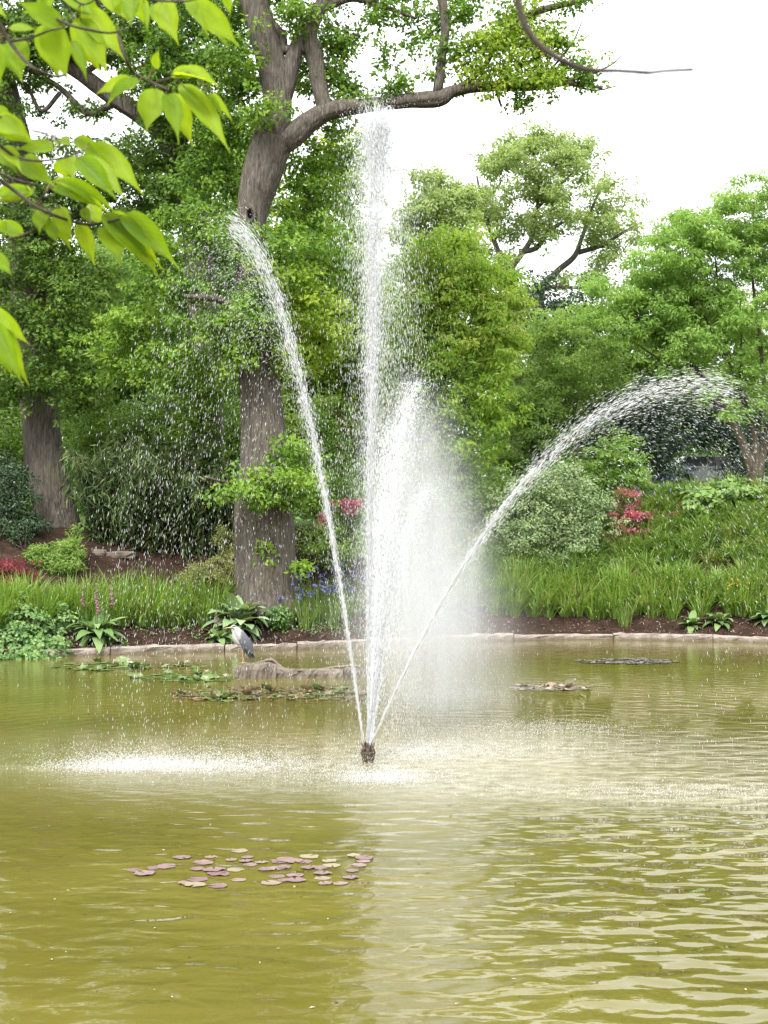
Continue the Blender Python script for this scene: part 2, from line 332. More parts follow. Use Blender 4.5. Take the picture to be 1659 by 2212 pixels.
n1 = N(t, 'ShaderNodeTexNoise', {'Vector': geo, 'Scale': 2.6, 'Detail': 8.0, 'Roughness': 0.7}).outputs[0]
dry = ramp(t, n1, [(0.28, (0.13, 0.1, 0.075)), (0.48, (0.36, 0.3, 0.25)), (0.72, (0.5, 0.44, 0.38))])
wl = N(t, 'ShaderNodeMath', {0: n1, 1: 0.3}, operation='MULTIPLY_ADD'); t.links.new(sp.outputs['Z'], wl.inputs[2])
wf = N(t, 'ShaderNodeMapRange', {0: wl.outputs[0], 1: 0.17, 2: 0.29, 3: 0.9, 4: 0.0}).outputs[0]        # wet, muddy band above the waterline
kc = N(t, 'ShaderNodeMix', {0: wf, 6: dry, 7: (0.11, 0.085, 0.055, 1)}, data_type='RGBA').outputs[2]
kb_ = N(t, 'ShaderNodeBump', {'Height': N(t, 'ShaderNodeTexNoise', {'Vector': geo, 'Scale': 22.0, 'Detail': 6.0}).outputs[0], 'Distance': 0.03}).outputs[0]
t.links.new(N(t, 'ShaderNodeBsdfPrincipled', {'Base Color': kc, 'Roughness': 0.85, 'Normal': kb_}).outputs[0], o.inputs[0]); M['kerb'] = m
M['rock'] = noisemat('wet_stone', (0.09, 0.075, 0.055), (0.2, 0.165, 0.13), 3.5, 0.85, 0.02, c2=(0.3, 0.26, 0.21), bscale=18)
M['driftwood'] = noisemat('driftwood', (0.14, 0.105, 0.08), (0.26, 0.205, 0.16), 5, 0.85, 0.02, stretch=(1, 4, 4), c2=(0.36, 0.3, 0.25))

# water drops are bright aerated water
m, t, o = mat('water_drop')
pb = N(t, 'ShaderNodeBsdfPrincipled', {'Base Color': (0.72, 0.73, 0.74, 1), 'Roughness': 0.12, 'IOR': 1.33, 'Specular IOR Level': 0.6})
tl = N(t, 'ShaderNodeBsdfTranslucent', {0: (0.72, 0.73, 0.74, 1)})
t.links.new(N(t, 'ShaderNodeMixShader', {0: 0.45, 1: pb.outputs[0], 2: tl.outputs[0]}).outputs[0], o.inputs[0]); M['drop'] = m

# ------------------------------------------------------------------ pond and ground
KX = np.array([-60, -28, -24, -20, -16, -11, -8.7, -5.07, -1.38, 1.62, 5.64, 10.95, 15, 20, 24, 28, 60.])
KY = np.array([-60, -40, 5, 22, 30.5, 35.6, 37.2, 39.0, 40.3, 42.4, 44.0, 42.6, 39, 30, 10, -40, -60.])
xs_ = np.linspace(-30, 30, 1201); ys_ = np.interp(xs_, KX, KY); ys_ = np.convolve(np.pad(ys_, 30, 'edge'), np.ones(61) / 61, 'valid')
def kerb_y(x): return np.interp(x, xs_, ys_)
def sstep(a, b, x): 
    t = np.clip((x - a) / (b - a), 0, 1); return t * t * (3 - 2 * t)
def ground_z(x, y):
    x = np.asarray(x, float); y = np.asarray(y, float)
    d = y - kerb_y(x); r = sstep(-2, 5, x)
    sl = 0.37 + 0.14 * r; top = 3.3 + 1.6 * r
    z = 0.2 + np.maximum(d - 0.45, 0) * sl
    z = top - np.logaddexp(0, (top - z) * 3) / 3 * 1.0 if False else np.minimum(z, top + 0.02 * np.maximum(d - 9, 0))
    z = np.where(d < 0.12, -0.8, z)
    near = sstep(5.0, 2.0, y) if False else 1 - sstep(1.5, 5.0, y)
    return np.where((d < 0.12), -0.8 + 2.1 * near, z)
def hit(vx, vy):
    D = np.arange(37, 75, 0.05); P = np.stack([V(vx, vy, q) for q in D])
    g = ground_z(P[:, 0], P[:, 1]); i = np.nonzero((P[:, 2] <= g) & (P[:, 1] > kerb_y(P[:, 0]) + 0.2))[0]
    return P[i[0]] if len(i) else P[-1]

m, t, o = mat('ground_soil_and_turf')
geo = N(t, 'ShaderNodeNewGeometry').outputs['Position']
sp = N(t, 'ShaderNodeSeparateXYZ', {0: geo})
n1 = N(t, 'ShaderNodeTexNoise', {'Vector': geo, 'Scale': 2.2, 'Detail': 8.0, 'Roughness': 0.7}).outputs[0]
soil = ramp(t, n1, [(0.3, (0.022, 0.013, 0.009)), (0.52, (0.055, 0.033, 0.023)), (0.72, (0.11, 0.07, 0.05))])
n2 = N(t, 'ShaderNodeTexNoise', {'Vector': geo, 'Scale': 14.0, 'Detail': 6.0}).outputs[0]
turf = ramp(t, n2, [(0.3, (0.03, 0.06, 0.01)), (0.7, (0.07, 0.12, 0.02))])
ff = N(t, 'ShaderNodeMapRange', {0: sp.outputs['Y'], 1: 48.0, 2: 54.0}).outputs[0]
gc = N(t, 'ShaderNodeMix', {0: ff, 6: soil, 7: turf}, data_type='RGBA').outputs[2]
bmp = N(t, 'ShaderNodeBump', {'Height': n2, 'Distance': 0.06, 'Strength': 1.0}).outputs[0]
pb = N(t, 'ShaderNodeBsdfPrincipled', {'Base Color': gc, 'Roughness': 0.95, 'Specular IOR Level': 0.1, 'Normal': bmp})
t.links.new(pb.outputs[0], o.inputs[0]); M['ground'] = m
gx = np.concatenate((np.array([-500, -200, -100, -60, -45, -36]), np.arange(-30, 30.01, 0.4), np.array([36, 45, 60, 100, 200, 500])))
gd = np.concatenate((np.array([-90, -60, -50, -45, -42, -40, -39, -38, -37, -36, -34, -30, -20, -8, -2, -0.3, 0.1, 0.14]), np.arange(0.4, 14, 0.35), np.array([15, 18, 22, 30, 45, 70, 110, 200, 400, 900])))
GX, GD = np.meshgrid(gx, gd); GY = GD + kerb_y(GX); GZ = ground_z(GX, GY)
GZ = GZ + np.where(GD > 0.3, RNG.normal(0, 0.025, GX.shape), 0)
mb = MB(); nx = len(gx); ny = len(gd)
ii = (np.arange(ny - 1)[:, None] * nx + np.arange(nx - 1)[None]).ravel()
mb.add(np.stack((GX, GY, GZ), -1), np.stack((ii, ii + 1, ii + nx + 1, ii + nx), -1))
tag(mb.build('ground', M['ground'], smooth=True), kind='structure')

# the pond surface: murky olive water, disturbed where the jets come down
FC = V(795, 1640, 19.8)[:2]                              # the fountain stands here
m, t, o = mat('pond_water')
geo = N(t, 'ShaderNodeNewGeometry').outputs['Position']
def math_(op, a, b=None, c=None):
    n = N(t, 'ShaderNodeMath', operation=op)
    for i, x in enumerate((a, b, c)):
        if x is None: continue
        if isinstance(x, bpy.types.NodeSocket): t.links.new(x, n.inputs[i])
        else: n.inputs[i].default_value = x
    return n.outputs[0]
def gauss(cx, cy, sx, sy, rot=0.0):
    mp_ = N(t, 'ShaderNodeMapping', {0: geo, 'Location': (cx, cy, 0), 'Rotation': (0, 0, rot), 'Scale': (sx, sy, 1e4)}, vector_type='TEXTURE').outputs[0]
    s_ = N(t, 'ShaderNodeSeparateXYZ', {0: mp_}); 
    d2 = math_('ADD', math_('MULTIPLY', s_.outputs[0], s_.outputs[0]), math_('MULTIPLY', s_.outputs[1], s_.outputs[1]))
    return math_('POWER', 2.71828, math_('MULTIPLY', d2, -1.0))
def noise(scale, stretch=(1, 1, 1), rot=0.0, detail=2.0, rough=0.5, dist=0.0):
    mp_ = N(t, 'ShaderNodeMapping', {0: geo, 'Rotation': (0, 0, rot), 'Scale': stretch}).outputs[0]
    return N(t, 'ShaderNodeTexNoise', {'Vector': mp_, 'Scale': scale, 'Detail': detail, 'Roughness': rough, 'Distortion': dist}).outputs[0]
def rings(cx, cy, wl, dist):
    mp_ = N(t, 'ShaderNodeMapping', {0: geo, 'Location': (-cx, -cy, 0)}).outputs[0]
    nz_ = N(t, 'ShaderNodeTexNoise', {'Vector': geo, 'Scale': 0.9, 'Detail': 2.0})
    ln = N(t, 'ShaderNodeVectorMath', {0: mp_}, operation='LENGTH').outputs['Value']
    return math_('SINE', math_('ADD', math_('MULTIPLY', ln, 6.2832 / wl), math_('MULTIPLY', nz_.outputs[0], dist)))
right = gauss(6.0, 15.0, 5.6, 9.5, 0.0)
mid = gauss(1.4, 20.3, 4.4, 2.8)
left = gauss(-3.0, 20.8, 3.2, 2.6)
back = gauss(2.5, 27.0, 7.0, 4.5)
nearl = gauss(-1.5, 11.5, 3.5, 3.5)
churn = math_('MINIMUM', math_('ADD', math_('ADD', mid, math_('MULTIPLY_ADD', left, 0.18, math_('MULTIPLY', gauss(-3.0, 19.3, 1.5, 0.3), 0.8))), math_('MULTIPLY', gauss(3.4, 17.6, 2.4, 0.8), 0.9)), 1.0)
big = math_('ADD', noise(2.6, (0.85, 1.15, 1), 0.2, 1.0, 0.4, 0.2), math_('MULTIPLY', noise(5.2, (0.7, 1.2, 1), -0.2, 0.5), 0.3))
fine = noise(15.0, (0.7, 1.15, 1), 0.05, 2.0, 0.6)
amp_big = math_('MULTIPLY_ADD', math_('ADD', right, math_('MULTIPLY', back, 0.15)), 0.13, 0.003)
h = math_('MULTIPLY', big, amp_big)
h = math_('ADD', h, math_('MULTIPLY', rings(FC[0], FC[1], 0.42, 7.0), math_('MULTIPLY_ADD', right, 0.006, 0.0011)))
h = math_('ADD', h, math_('MULTIPLY', rings(4.6, 17.8, 0.55, 6.0), math_('MULTIPLY', right, 0.004)))
h = math_('ADD', h, math_('MULTIPLY', noise(2.8, (0.75, 1.2, 1), -0.1, 1.0, 0.5, 0.8), math_('MULTIPLY_ADD', nearl, 0.02, 0.0045)))
h = math_('ADD', h, math_('MULTIPLY', fine, math_('ADD', math_('MULTIPLY_ADD', back, 0.008, 0.0016), math_('MULTIPLY', math_('ADD', churn, math_('MULTIPLY', right, 0.03)), 0.018))))
h = math_('ADD', h, math_('MULTIPLY', noise(38.0, (1, 1, 1), 0, 3.0, 0.7), math_('MULTIPLY', churn, 0.014)))
bmp = N(t, 'ShaderNodeBump', {'Height': h, 'Distance': 1.0, 'Strength': 1.0}).outputs[0]
murk = ramp(t, noise(0.3, (1, 1, 1), 0, 3.0), [(0.3, (0.112, 0.1, 0.016)), (0.7, (0.17, 0.148, 0.03))])
froth = math_('MULTIPLY', churn, N(t, 'ShaderNodeMapRange', {0: noise(5.0, (0.7, 1, 1), 0, 6.0, 0.75), 1: 0.38, 2: 0.66, 3: 0.05, 4: 1.0}).outputs[0])
col = N(t, 'ShaderNodeMix', {0: froth, 6: murk, 7: (0.3, 0.28, 0.2, 1)}, data_type='RGBA').outputs[2]
pb = N(t, 'ShaderNodeBsdfPrincipled', {'Base Color': col, 'Roughness': 0.012, 'IOR': 1.333, 'Specular IOR Level': 0.5, 'Normal': bmp})
t.links.new(pb.outputs[0], o.inputs[0]); M['water'] = m
mb = MB(); mb.add([(-29, -50, 0), (29, -50, 0), (29, 46, 0), (-29, 46, 0)], [(0, 1, 2, 3)])
tag(mb.build('water', M['water']), kind='structure')

# kerb of separate stones
kerb = tag(empty('kerb', (0, 40, 0)), kind='structure')
kx = -9.2; k = 0
while kx < 15:
    L = RNG.uniform(1.7, 3.0); x1 = kx + L
    n = 12; X = np.linspace(kx + 0.012, x1 - 0.012, n); Y = kerb_y(X)
    top = 0.19 + RNG.normal(0, 0.02); W = 0.3
    prof = [(-0.02, -0.5), (0.0, 0.06), (0.0, top - 0.05), (0.05, top), (W - 0.03, top - 0.005), (W, top - 0.06), (W, -0.5)]
    v = np.array([[(X[i] + RNG.normal(0, .003), Y[i] + a + RNG.normal(0, 0.016), b + (RNG.normal(0, 0.014) if b > 0 else 0)) for a, b in prof] for i in range(n)]); mk = len(prof)
    q = [(i * mk + j, (i + 1) * mk + j, (i + 1) * mk + j + 1, i * mk + j + 1) for i in range(n - 1) for j in range(mk - 1)]
    mb = MB(); mb.add(v.reshape(-1, 3), q, [(0, j, j + 1) for j in range(1, mk - 1)] + [((n - 1) * mk, (n - 1) * mk + j + 1, (n - 1) * mk + j) for j in range(1, mk - 1)])
    child(mb.build('kerb_stone', M['kerb']), kerb); kx = x1; k += 1

# bark chips and stones lying on the bare soil
n = 9000
x = RNG.uniform(-10, 13, n); d = np.where(RNG.random(n) < 0.5, RNG.uniform(0.22, 1.7, n), RNG.uniform(1.7, 8, n)); y = kerb_y(x) + d
p = np.stack((x, y, ground_z(x, y) + 0.03), -1)
mb = MB(); v_ = np.clip(RNG.normal(0.4, 0.2, n), 0, 0.8); v_[RNG.random(n) < 0.04] = 1
leaves(mb, p, norm(np.array((0, -0.4, 0.7)) + RNG.normal(size=(n, 3)) * 0.5), rdir(n), RNG.uniform(0.04, 0.11, n), RNG.uniform(0.02, 0.05, n), v_)
tag(mb.build('mulch', M['chip']), 'loose brown bark chips scattered over the bare soil bank', 'mulch', kind='stuff')

# ------------------------------------------------------------------ trees
def limb(mb, rows, D, seg=14, sub=5, rough=0.05, mi=0):
    """rows: vx, vy, width in v units, optional depth offset"""
    P = [V(r[0], r[1], D + (r[3] if len(r) > 3 else 0)) for r in rows]
    R = [r[2] * 0.5 * D / FV for r in rows]
    fat = max(R) > 0.25
    tube(mb, P, R, 44 if fat else seg, 10 if fat else sub, rough, mi)
def tree(name, label, cat, base, limbs, D, clumps, leafm, barkm, group=None, tr=0.36, per=30, L=0.12, W=0.075, extra=None, **kw):
    root = empty(name, tuple(float(q) for q in base)); tag(root, label, cat, group)
    tw = MB()
    for rows in limbs: limb(tw, rows, D)
    lf = MB(); crown(lf, tw, clumps, tr, per, L, W, **kw)
    if tw.n: child(tw.build('trunk', barkm, None, True), root)
    child(lf.build('crown', leafm), root)
    for cl2, m2, k2 in (extra or []):
        lf = MB(); kk = dict(kw); kk.update(k2); a = {'tr': tr, 'per': per, 'L': L, 'W': W}
        for q in list(a): a[q] = kk.pop(q, a[q])
        crown(lf, None, cl2, a['tr'], a['per'], a['L'], a['W'], **kk); child(lf.build('crown', m2), root)
    return root

DO = 42.0
oak_limbs = [
    [(575, 1330, 168), (573, 1290, 140), (574, 1200, 128), (568, 1100, 124), (570, 1000, 100), (568, 900, 92), (560, 800, 86), (550, 650, 78), (542, 540, 70), (545, 465, 66), (560, 400, 80), (575, 345, 86), (588, 300, 84)],
    [(580, 320, 70), (600, 230, 62), (590, 150, 60), (575, 90, 62), (550, 10, 60), (520, -120, 50), (500, -260, 30)],
    [(596, 245, 45), (618, 180, 44), (635, 120, 34), (660, 60, 30), (700, 10, 28), (760, -70, 22)],
    [(590, 318, 56), (630, 295, 52), (670, 262, 44), (710, 240, 40), (790, 228, 30), (880, 218, 31), (945, 213, 36), (985, 195, 24), (1060, 186, 22), (1150, 188, 16), (1230, 180, 11), (1300, 190, 6)],
    [(705, 245, 34), (690, 190, 34), (678, 120, 36), (668, 70, 34), (690, 20, 30), (730, -60, 22)],
    [(945, 200, 22), (955, 120, 20), (962, 60, 19), (955, 0, 20), (945, -60, 14)],
    [(610, 108, 22), (650, 106, 22), (690, 100, 24)], [(612, 110, 20), (608, 75, 18), (580, 40, 12), (560, 20, 7)],
    [(690, 20, 22), (760, -5, 18), (830, 15, 11), (900, 40, 5)],
    [(985, 195, 14), (1040, 150, 12), (1080, 90, 12), (1150, 30, 16), (1240, 5, 12), (1290, -10, 8)],
    [(1210, 178, 6), (1265, 165, 5), (1320, 140, 3.5), (1345, 118, 2)], [(1230, 182, 6), (1285, 195, 4), (1335, 185, 2)], [(1190, 150, 5), (1235, 95, 4), (1258, 45, 2)], [(1250, 90, 3), (1285, 68, 1.5)],
    [(1070, 190, 7), (1078, 215, 6), (1083, 232, 3)],
    [(560, 700, 24, -0.3), (480, 650, 16, -1.2), (400, 640, 9, -2.0)], [(575, 1060, 16, -0.4), (500, 1045, 8, -1.4), (440, 1030, 4, -2)], [(575, 780, 22, .3), (660, 730, 14, .8), (720, 690, 8, 1.2)],
]
OC = [  # vx vy rx ry D rd tone
    (470, 40, 110, 80, 43.5, 2.0, -.1), (390, 140, 110, 80, 44, 1.8, -.15), (520, 190, 70, 60, 43.5, 1.0, -.05), (480, 290, 90, 70, 43.5, 1.3, -.1), (450, 380, 80, 60, 43.5, 1.2, -.1),
    (560, 240, 45, 35, 41, .6, .05), (500, 110, 60, 50, 41.5, .8, -.05), (690, 130, 70, 60, 43.3, 1.2, 0), (730, 190, 55, 40, 43, .9, .05), (640, 30, 50, 35, 41.5, .7, .1), (745, 90, 45, 35, 43, .7, 0),
    (700, 330, 90, 70, 44, 1.2, .1), (680, 430, 90, 80, 44, 1.3, .05), (600, 545, 90, 55, 41, .8, -.05), (690, 560, 80, 70, 43, 1.0, 0), (440, 500, 90, 55, 41.4, .9, .05), (330, 560, 70, 60, 42, 1.0, 0),
    (560, 660, 60, 55, 40.6, .7, .05), (480, 720, 80, 60, 41, .8, .05), (400, 650, 80, 60, 41.5, .9, .05), (300, 700, 80, 60, 42.5, 1.0, .1), (260, 780, 90, 50, 43, 1.0, .1), (370, 780, 80, 55, 42, 1.0, .1),
    (540, 750, 40, 35, 40.8, .5, .1), (450, 850, 60, 40, 43, .8, .12), (600, 1040, 90, 35, 40.6, .6, .08), (520, 1060, 60, 26, 40.4, .5, .1), (660, 1060, 60, 35, 41, .6, .05), (640, 970, 50, 35, 41.2, .5, .05), (560, 1085, 30, 18, 40.3, .3, .1),
    (572, 1195, 14, 20, 41.1, .15, .2), (650, 1225, 22, 22, 41.2, .3, .15), (600, 1340, 14, 10, 41, .2, 0), (845, 185, 50, 26, 42, .6, -.05), (840, 115, 28, 20, 42, .4, -.05), (795, 225, 20, 14, 42, .3, 0),
    (850, 15, 55, 25, 42, .8, -.05), (935, 150, 22, 35, 42, .4, 0), (930, 45, 40, 40, 42.3, .7, -.05), (1000, 20, 50, 35, 42.5, .8, -.05), (1120, 215, 30, 20, 42, .4, -.1), (1000, 130, 35, 45, 42.2, .6, -.05),
    (1250, 150, 45, 30, 42, .6, -.05), (1280, 180, 25, 16, 42, .3, -.05), (1235, 3, 40, 12, 42, .5, -.05), (885, 95, 10, 8, 42, .2, 0),
    (600, -90, 200, 90, 44, 3, -.1), (860, -110, 160, 70, 43.5, 2, -.1), (1060, -90, 120, 60, 43, 2, 0), (400, -60, 120, 80, 45, 2.5, -.15), (700, -220, 250, 90, 44.5, 3, -.1),
]
OCY = [(650, 650, 75, 60, 41.2, .8, .0), (700, 720, 70, 60, 41.8, .8, .05), (620, 770, 40, 40, 41.2, .5, 0), (560, 600, 40, 30, 40.5, .4, 0), (1080, 90, 70, 55, 42, .8, .05), (1150, 120, 65, 50, 41.8, .7, .05), (1060, 160, 60, 40, 41.8, .6, .1), (1120, 170, 50, 30, 41.6, .5, .1), (1190, 170, 50, 30, 41.8, .5, .05), (1130, 40, 60, 35, 42.2, .7, -.05), (1200, 90, 45, 40, 42, .5, -.05)]
oak = tree('oak_tree', 'huge old oak with a hollow knot and one long limb reaching over the fountain', 'tree', (V(578, 1310, DO)[0], DO, 1.0), oak_limbs, DO, OC, M['oak'], M['bark'], extra=[(OCY, M['oak_yel'], {})], dens=1.5)
# the knot hole on the stem
kb = MB(); kp = V(540, 462, DO - 0.47); th = np.linspace(0, 2 * math.pi, 17)
tube(kb, [kp + np.array((0.13 * math.cos(a), 0, 0.2 * math.sin(a))) for a in th], [0.055] * 17, 7, 2, 0.1)
child(kb.build('knot', M['bark'], None, True), oak)
kb = MB(); kv = [kp + np.array((0.055 * math.cos(a), -0.03, 0.13 * math.sin(a) - 0.02)) for a in th[:-1]] + [kp + np.array((0, 0.02, 0))]
kb.add(kv, None, [(i, (i + 1) % 16, 16) for i in range(16)]); child(kb.build('knot_shade_disc', plain('hollow_shade', (0.012, 0.009, 0.007), 1, 0)), oak)  # shallow near-black disc paints the shade inside the knot hole

# leaning oak behind it
DL = 46.0
tree('oak_tree', 'oak stem behind the big oak, leaning with one long limb sweeping up and left', 'tree', (V(440, 1100, DL)[0], DL, 3.0),
     [[(455, 1180, 70), (450, 900, 64), (440, 700, 62), (425, 520, 60), (408, 420, 60), (385, 340, 58), (355, 285, 50), (300, 246, 40), (235, 205, 34), (160, 150, 32), (90, 120, 26), (20, 110, 20), (-60, 60, 14)],
      [(330, 270, 30), (320, 200, 26), (330, 110, 24), (310, 20, 22), (300, -100, 16)], [(240, 225, 16), (190, 245, 14), (130, 190, 12), (60, 150, 10), (20, 140, 6)], [(130, 200, 10), (90, 240, 9), (60, 190, 7), (20, 160, 5)], [(180, 160, 14), (250, 110, 12), (300, 60, 9)]],
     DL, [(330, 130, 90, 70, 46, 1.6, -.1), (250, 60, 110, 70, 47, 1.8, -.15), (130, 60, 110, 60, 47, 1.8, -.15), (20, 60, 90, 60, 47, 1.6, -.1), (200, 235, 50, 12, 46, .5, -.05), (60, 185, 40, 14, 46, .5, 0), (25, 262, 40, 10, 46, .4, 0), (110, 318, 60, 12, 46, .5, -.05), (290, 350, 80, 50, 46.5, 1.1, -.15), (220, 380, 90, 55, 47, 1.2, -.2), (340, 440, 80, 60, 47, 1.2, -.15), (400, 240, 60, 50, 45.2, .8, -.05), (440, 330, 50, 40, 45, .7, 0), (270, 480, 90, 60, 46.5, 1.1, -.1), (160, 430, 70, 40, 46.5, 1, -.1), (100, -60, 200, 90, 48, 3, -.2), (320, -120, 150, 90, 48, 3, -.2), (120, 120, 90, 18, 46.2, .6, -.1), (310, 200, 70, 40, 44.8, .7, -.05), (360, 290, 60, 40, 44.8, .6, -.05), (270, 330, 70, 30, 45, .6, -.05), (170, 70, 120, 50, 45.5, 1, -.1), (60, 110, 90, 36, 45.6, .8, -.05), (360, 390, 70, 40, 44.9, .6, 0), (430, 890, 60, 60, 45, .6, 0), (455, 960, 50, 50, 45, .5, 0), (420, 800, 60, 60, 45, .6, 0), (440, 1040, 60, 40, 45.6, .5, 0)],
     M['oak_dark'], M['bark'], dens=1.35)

DK = 46.5
tree('oak_tree', 'old oak at the far left with leafy shoots hanging down its grooved trunk', 'tree', (V(100, 1160, DK)[0], DK, 3.0),
     [[(136, 1190, 112), (122, 1110, 90), (102, 1020, 84), (92, 950, 82), (86, 850, 84), (80, 760, 88), (72, 660, 92), (70, 580, 96), (60, 470, 84), (40, 340, 70), (10, 200, 60), (-20, 50, 50)], [(70, 560, 40), (110, 500, 34), (150, 470, 20), (210, 440, 12)], [(75, 640, 20, -.5), (130, 600, 12, -1), (190, 590, 8, -1.4)]],
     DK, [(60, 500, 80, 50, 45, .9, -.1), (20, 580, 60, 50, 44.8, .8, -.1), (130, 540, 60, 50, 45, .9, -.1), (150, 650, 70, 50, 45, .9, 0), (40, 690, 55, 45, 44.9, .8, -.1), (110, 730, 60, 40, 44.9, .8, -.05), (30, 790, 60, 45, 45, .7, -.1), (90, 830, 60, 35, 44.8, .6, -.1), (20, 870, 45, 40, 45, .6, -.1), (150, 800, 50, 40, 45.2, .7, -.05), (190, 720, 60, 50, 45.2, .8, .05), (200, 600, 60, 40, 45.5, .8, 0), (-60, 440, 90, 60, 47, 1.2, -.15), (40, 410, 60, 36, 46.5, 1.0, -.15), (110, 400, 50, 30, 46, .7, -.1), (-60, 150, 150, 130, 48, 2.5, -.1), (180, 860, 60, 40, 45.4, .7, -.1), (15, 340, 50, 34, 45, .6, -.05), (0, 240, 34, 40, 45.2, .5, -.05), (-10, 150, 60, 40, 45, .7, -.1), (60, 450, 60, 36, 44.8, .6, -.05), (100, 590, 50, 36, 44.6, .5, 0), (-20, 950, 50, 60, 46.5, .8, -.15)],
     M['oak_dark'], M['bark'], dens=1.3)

# trees closing the view behind
def back_tree(label, vx, base, D, clumps, leafm, name='broadleaf_tree', **kw):
    b = V(vx, base, D)
    top = min(c[1] for c in clumps)
    limbs = [[(vx, base + 30, 34), (vx + 4, base - 120, 28), (vx - 6, (base + top) / 2, 22), (vx, top + 40, 8)]] + [[(vx, base - 100, 16), ((vx + c[0]) / 2, (base - 60 + c[1]) / 2 + 10, 11), (c[0], c[1], 5)] for c in clumps[:5]]
    return tree(name, label, 'tree', (b[0], D, float(b[2])), limbs, D, clumps, leafm, M['bark_grey'], **kw)
KB = dict(tr=0.5, per=30, L=0.16, W=0.1, dens=1.15)
back_tree('light green broadleaf tree showing between the left oak trunks above the bamboo', 230, 1080, 58, [(200, 650, 110, 90, 58, 2, 0), (300, 620, 100, 90, 59, 2, 0), (160, 760, 120, 90, 57, 2, .05), (280, 780, 110, 90, 57, 2, .05), (200, 900, 130, 80, 57, 2, -.1), (320, 900, 100, 70, 57, 2, -.1), (230, 540, 100, 60, 60, 2, 0)] + fill(230, 740, 150, 200, 57, 2, 50, 36, 28, .03), M['bgl'], **KB)
back_tree('mid green broadleaf tree filling the gap behind the leaning oak stem', 450, 1080, 60, [(400, 560, 110, 90, 60, 2, -.1), (480, 450, 100, 90, 60, 2, -.1), (380, 700, 120, 90, 60, 2, -.05), (500, 640, 100, 120, 60, 2, -.05), (480, 820, 120, 90, 59, 2, 0), (420, 380, 110, 70, 61, 2, -.1), (500, 300, 90, 70, 61, 2, -.1), (440, 950, 120, 70, 59, 2, -.1)] + fill(450, 600, 140, 320, 59, 2, 50, 38, 30, 0), M['bgl'], **KB)
back_tree('bright broadleaf tree behind the tall central water jet', 690, 1080, 57, [(700, 430, 90, 90, 57, 2, .05), (740, 560, 80, 90, 57, 2, .05), (650, 560, 90, 90, 57, 2, 0), (740, 700, 90, 90, 57, 2, .05), (650, 720, 90, 90, 57, 2, 0), (720, 850, 110, 80, 56, 2, 0), (800, 800, 70, 100, 56, 2, 0), (740, 330, 60, 50, 57, 1.5, .1), (660, 940, 120, 60, 56, 2, -.05)] + fill(710, 640, 120, 300, 56.5, 2, 60, 36, 28, .02), M['oak_yel'], **KB)
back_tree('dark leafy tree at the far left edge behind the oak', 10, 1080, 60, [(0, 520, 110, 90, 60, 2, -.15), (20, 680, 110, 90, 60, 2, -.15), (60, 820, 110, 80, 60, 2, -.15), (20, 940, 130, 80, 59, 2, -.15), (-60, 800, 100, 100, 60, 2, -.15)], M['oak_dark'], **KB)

DB = 84.0
tree('oak_tree', 'tall pale oak standing alone against the white sky with forked limbs showing', 'tree', (V(1160, 1000, DB)[0], DB, 4.9),
     [[(1150, 1060, 34), (1158, 800, 28), (1165, 640, 18), (1200, 590, 13), (1240, 555, 12), (1255, 520, 9), (1275, 460, 7), (1300, 400, 4)], [(1110, 640, 18), (1105, 585, 13), (1130, 545, 12), (1150, 510, 11), (1160, 450, 8), (1165, 380, 6), (1150, 320, 4)], [(1120, 1000, 30), (1112, 800, 28), (1110, 640, 24)],
      [(1122, 545, 14), (1160, 535, 11), (1185, 500, 10), (1215, 480, 7)], [(1095, 590, 12), (1060, 500, 10), (1040, 430, 7), (1030, 380, 4)], [(1250, 545, 12), (1300, 530, 9), (1350, 500, 6), (1385, 480, 3)], [(1190, 620, 8), (1260, 622, 6), (1340, 625, 3)], [(1160, 450, 8), (1200, 410, 6), (1240, 370, 4)]],
     DB, fill(1190, 415, 175, 125, DB, 3.0, 74, 32, 22, 0, [(1215, 555, 60, 45)]) + fill(1140, 330, 70, 50, DB, 2, 14, 26, 20) + fill(1310, 500, 70, 70, DB, 2, 16, 26, 20, .05) + fill(1080, 540, 50, 70, DB, 2, 14, 24, 20) + fill(1290, 605, 90, 22, DB, 2, 14, 22, 12),
     M['bg'], M['bark_grey'], tr=0.4, per=16, L=0.18, W=0.1, dens=.85, twig=.7)
back_tree('round topped pale tree just right of the central jet behind the cherry', 950, 1000, 76, fill(945, 470, 90, 90, 76, 2.4, 34, 30, 24) + fill(940, 600, 110, 80, 76, 2, 26, 34, 30, -.05), M['bg'], tr=.42, per=22, L=.18, W=.11, dens=1.2)

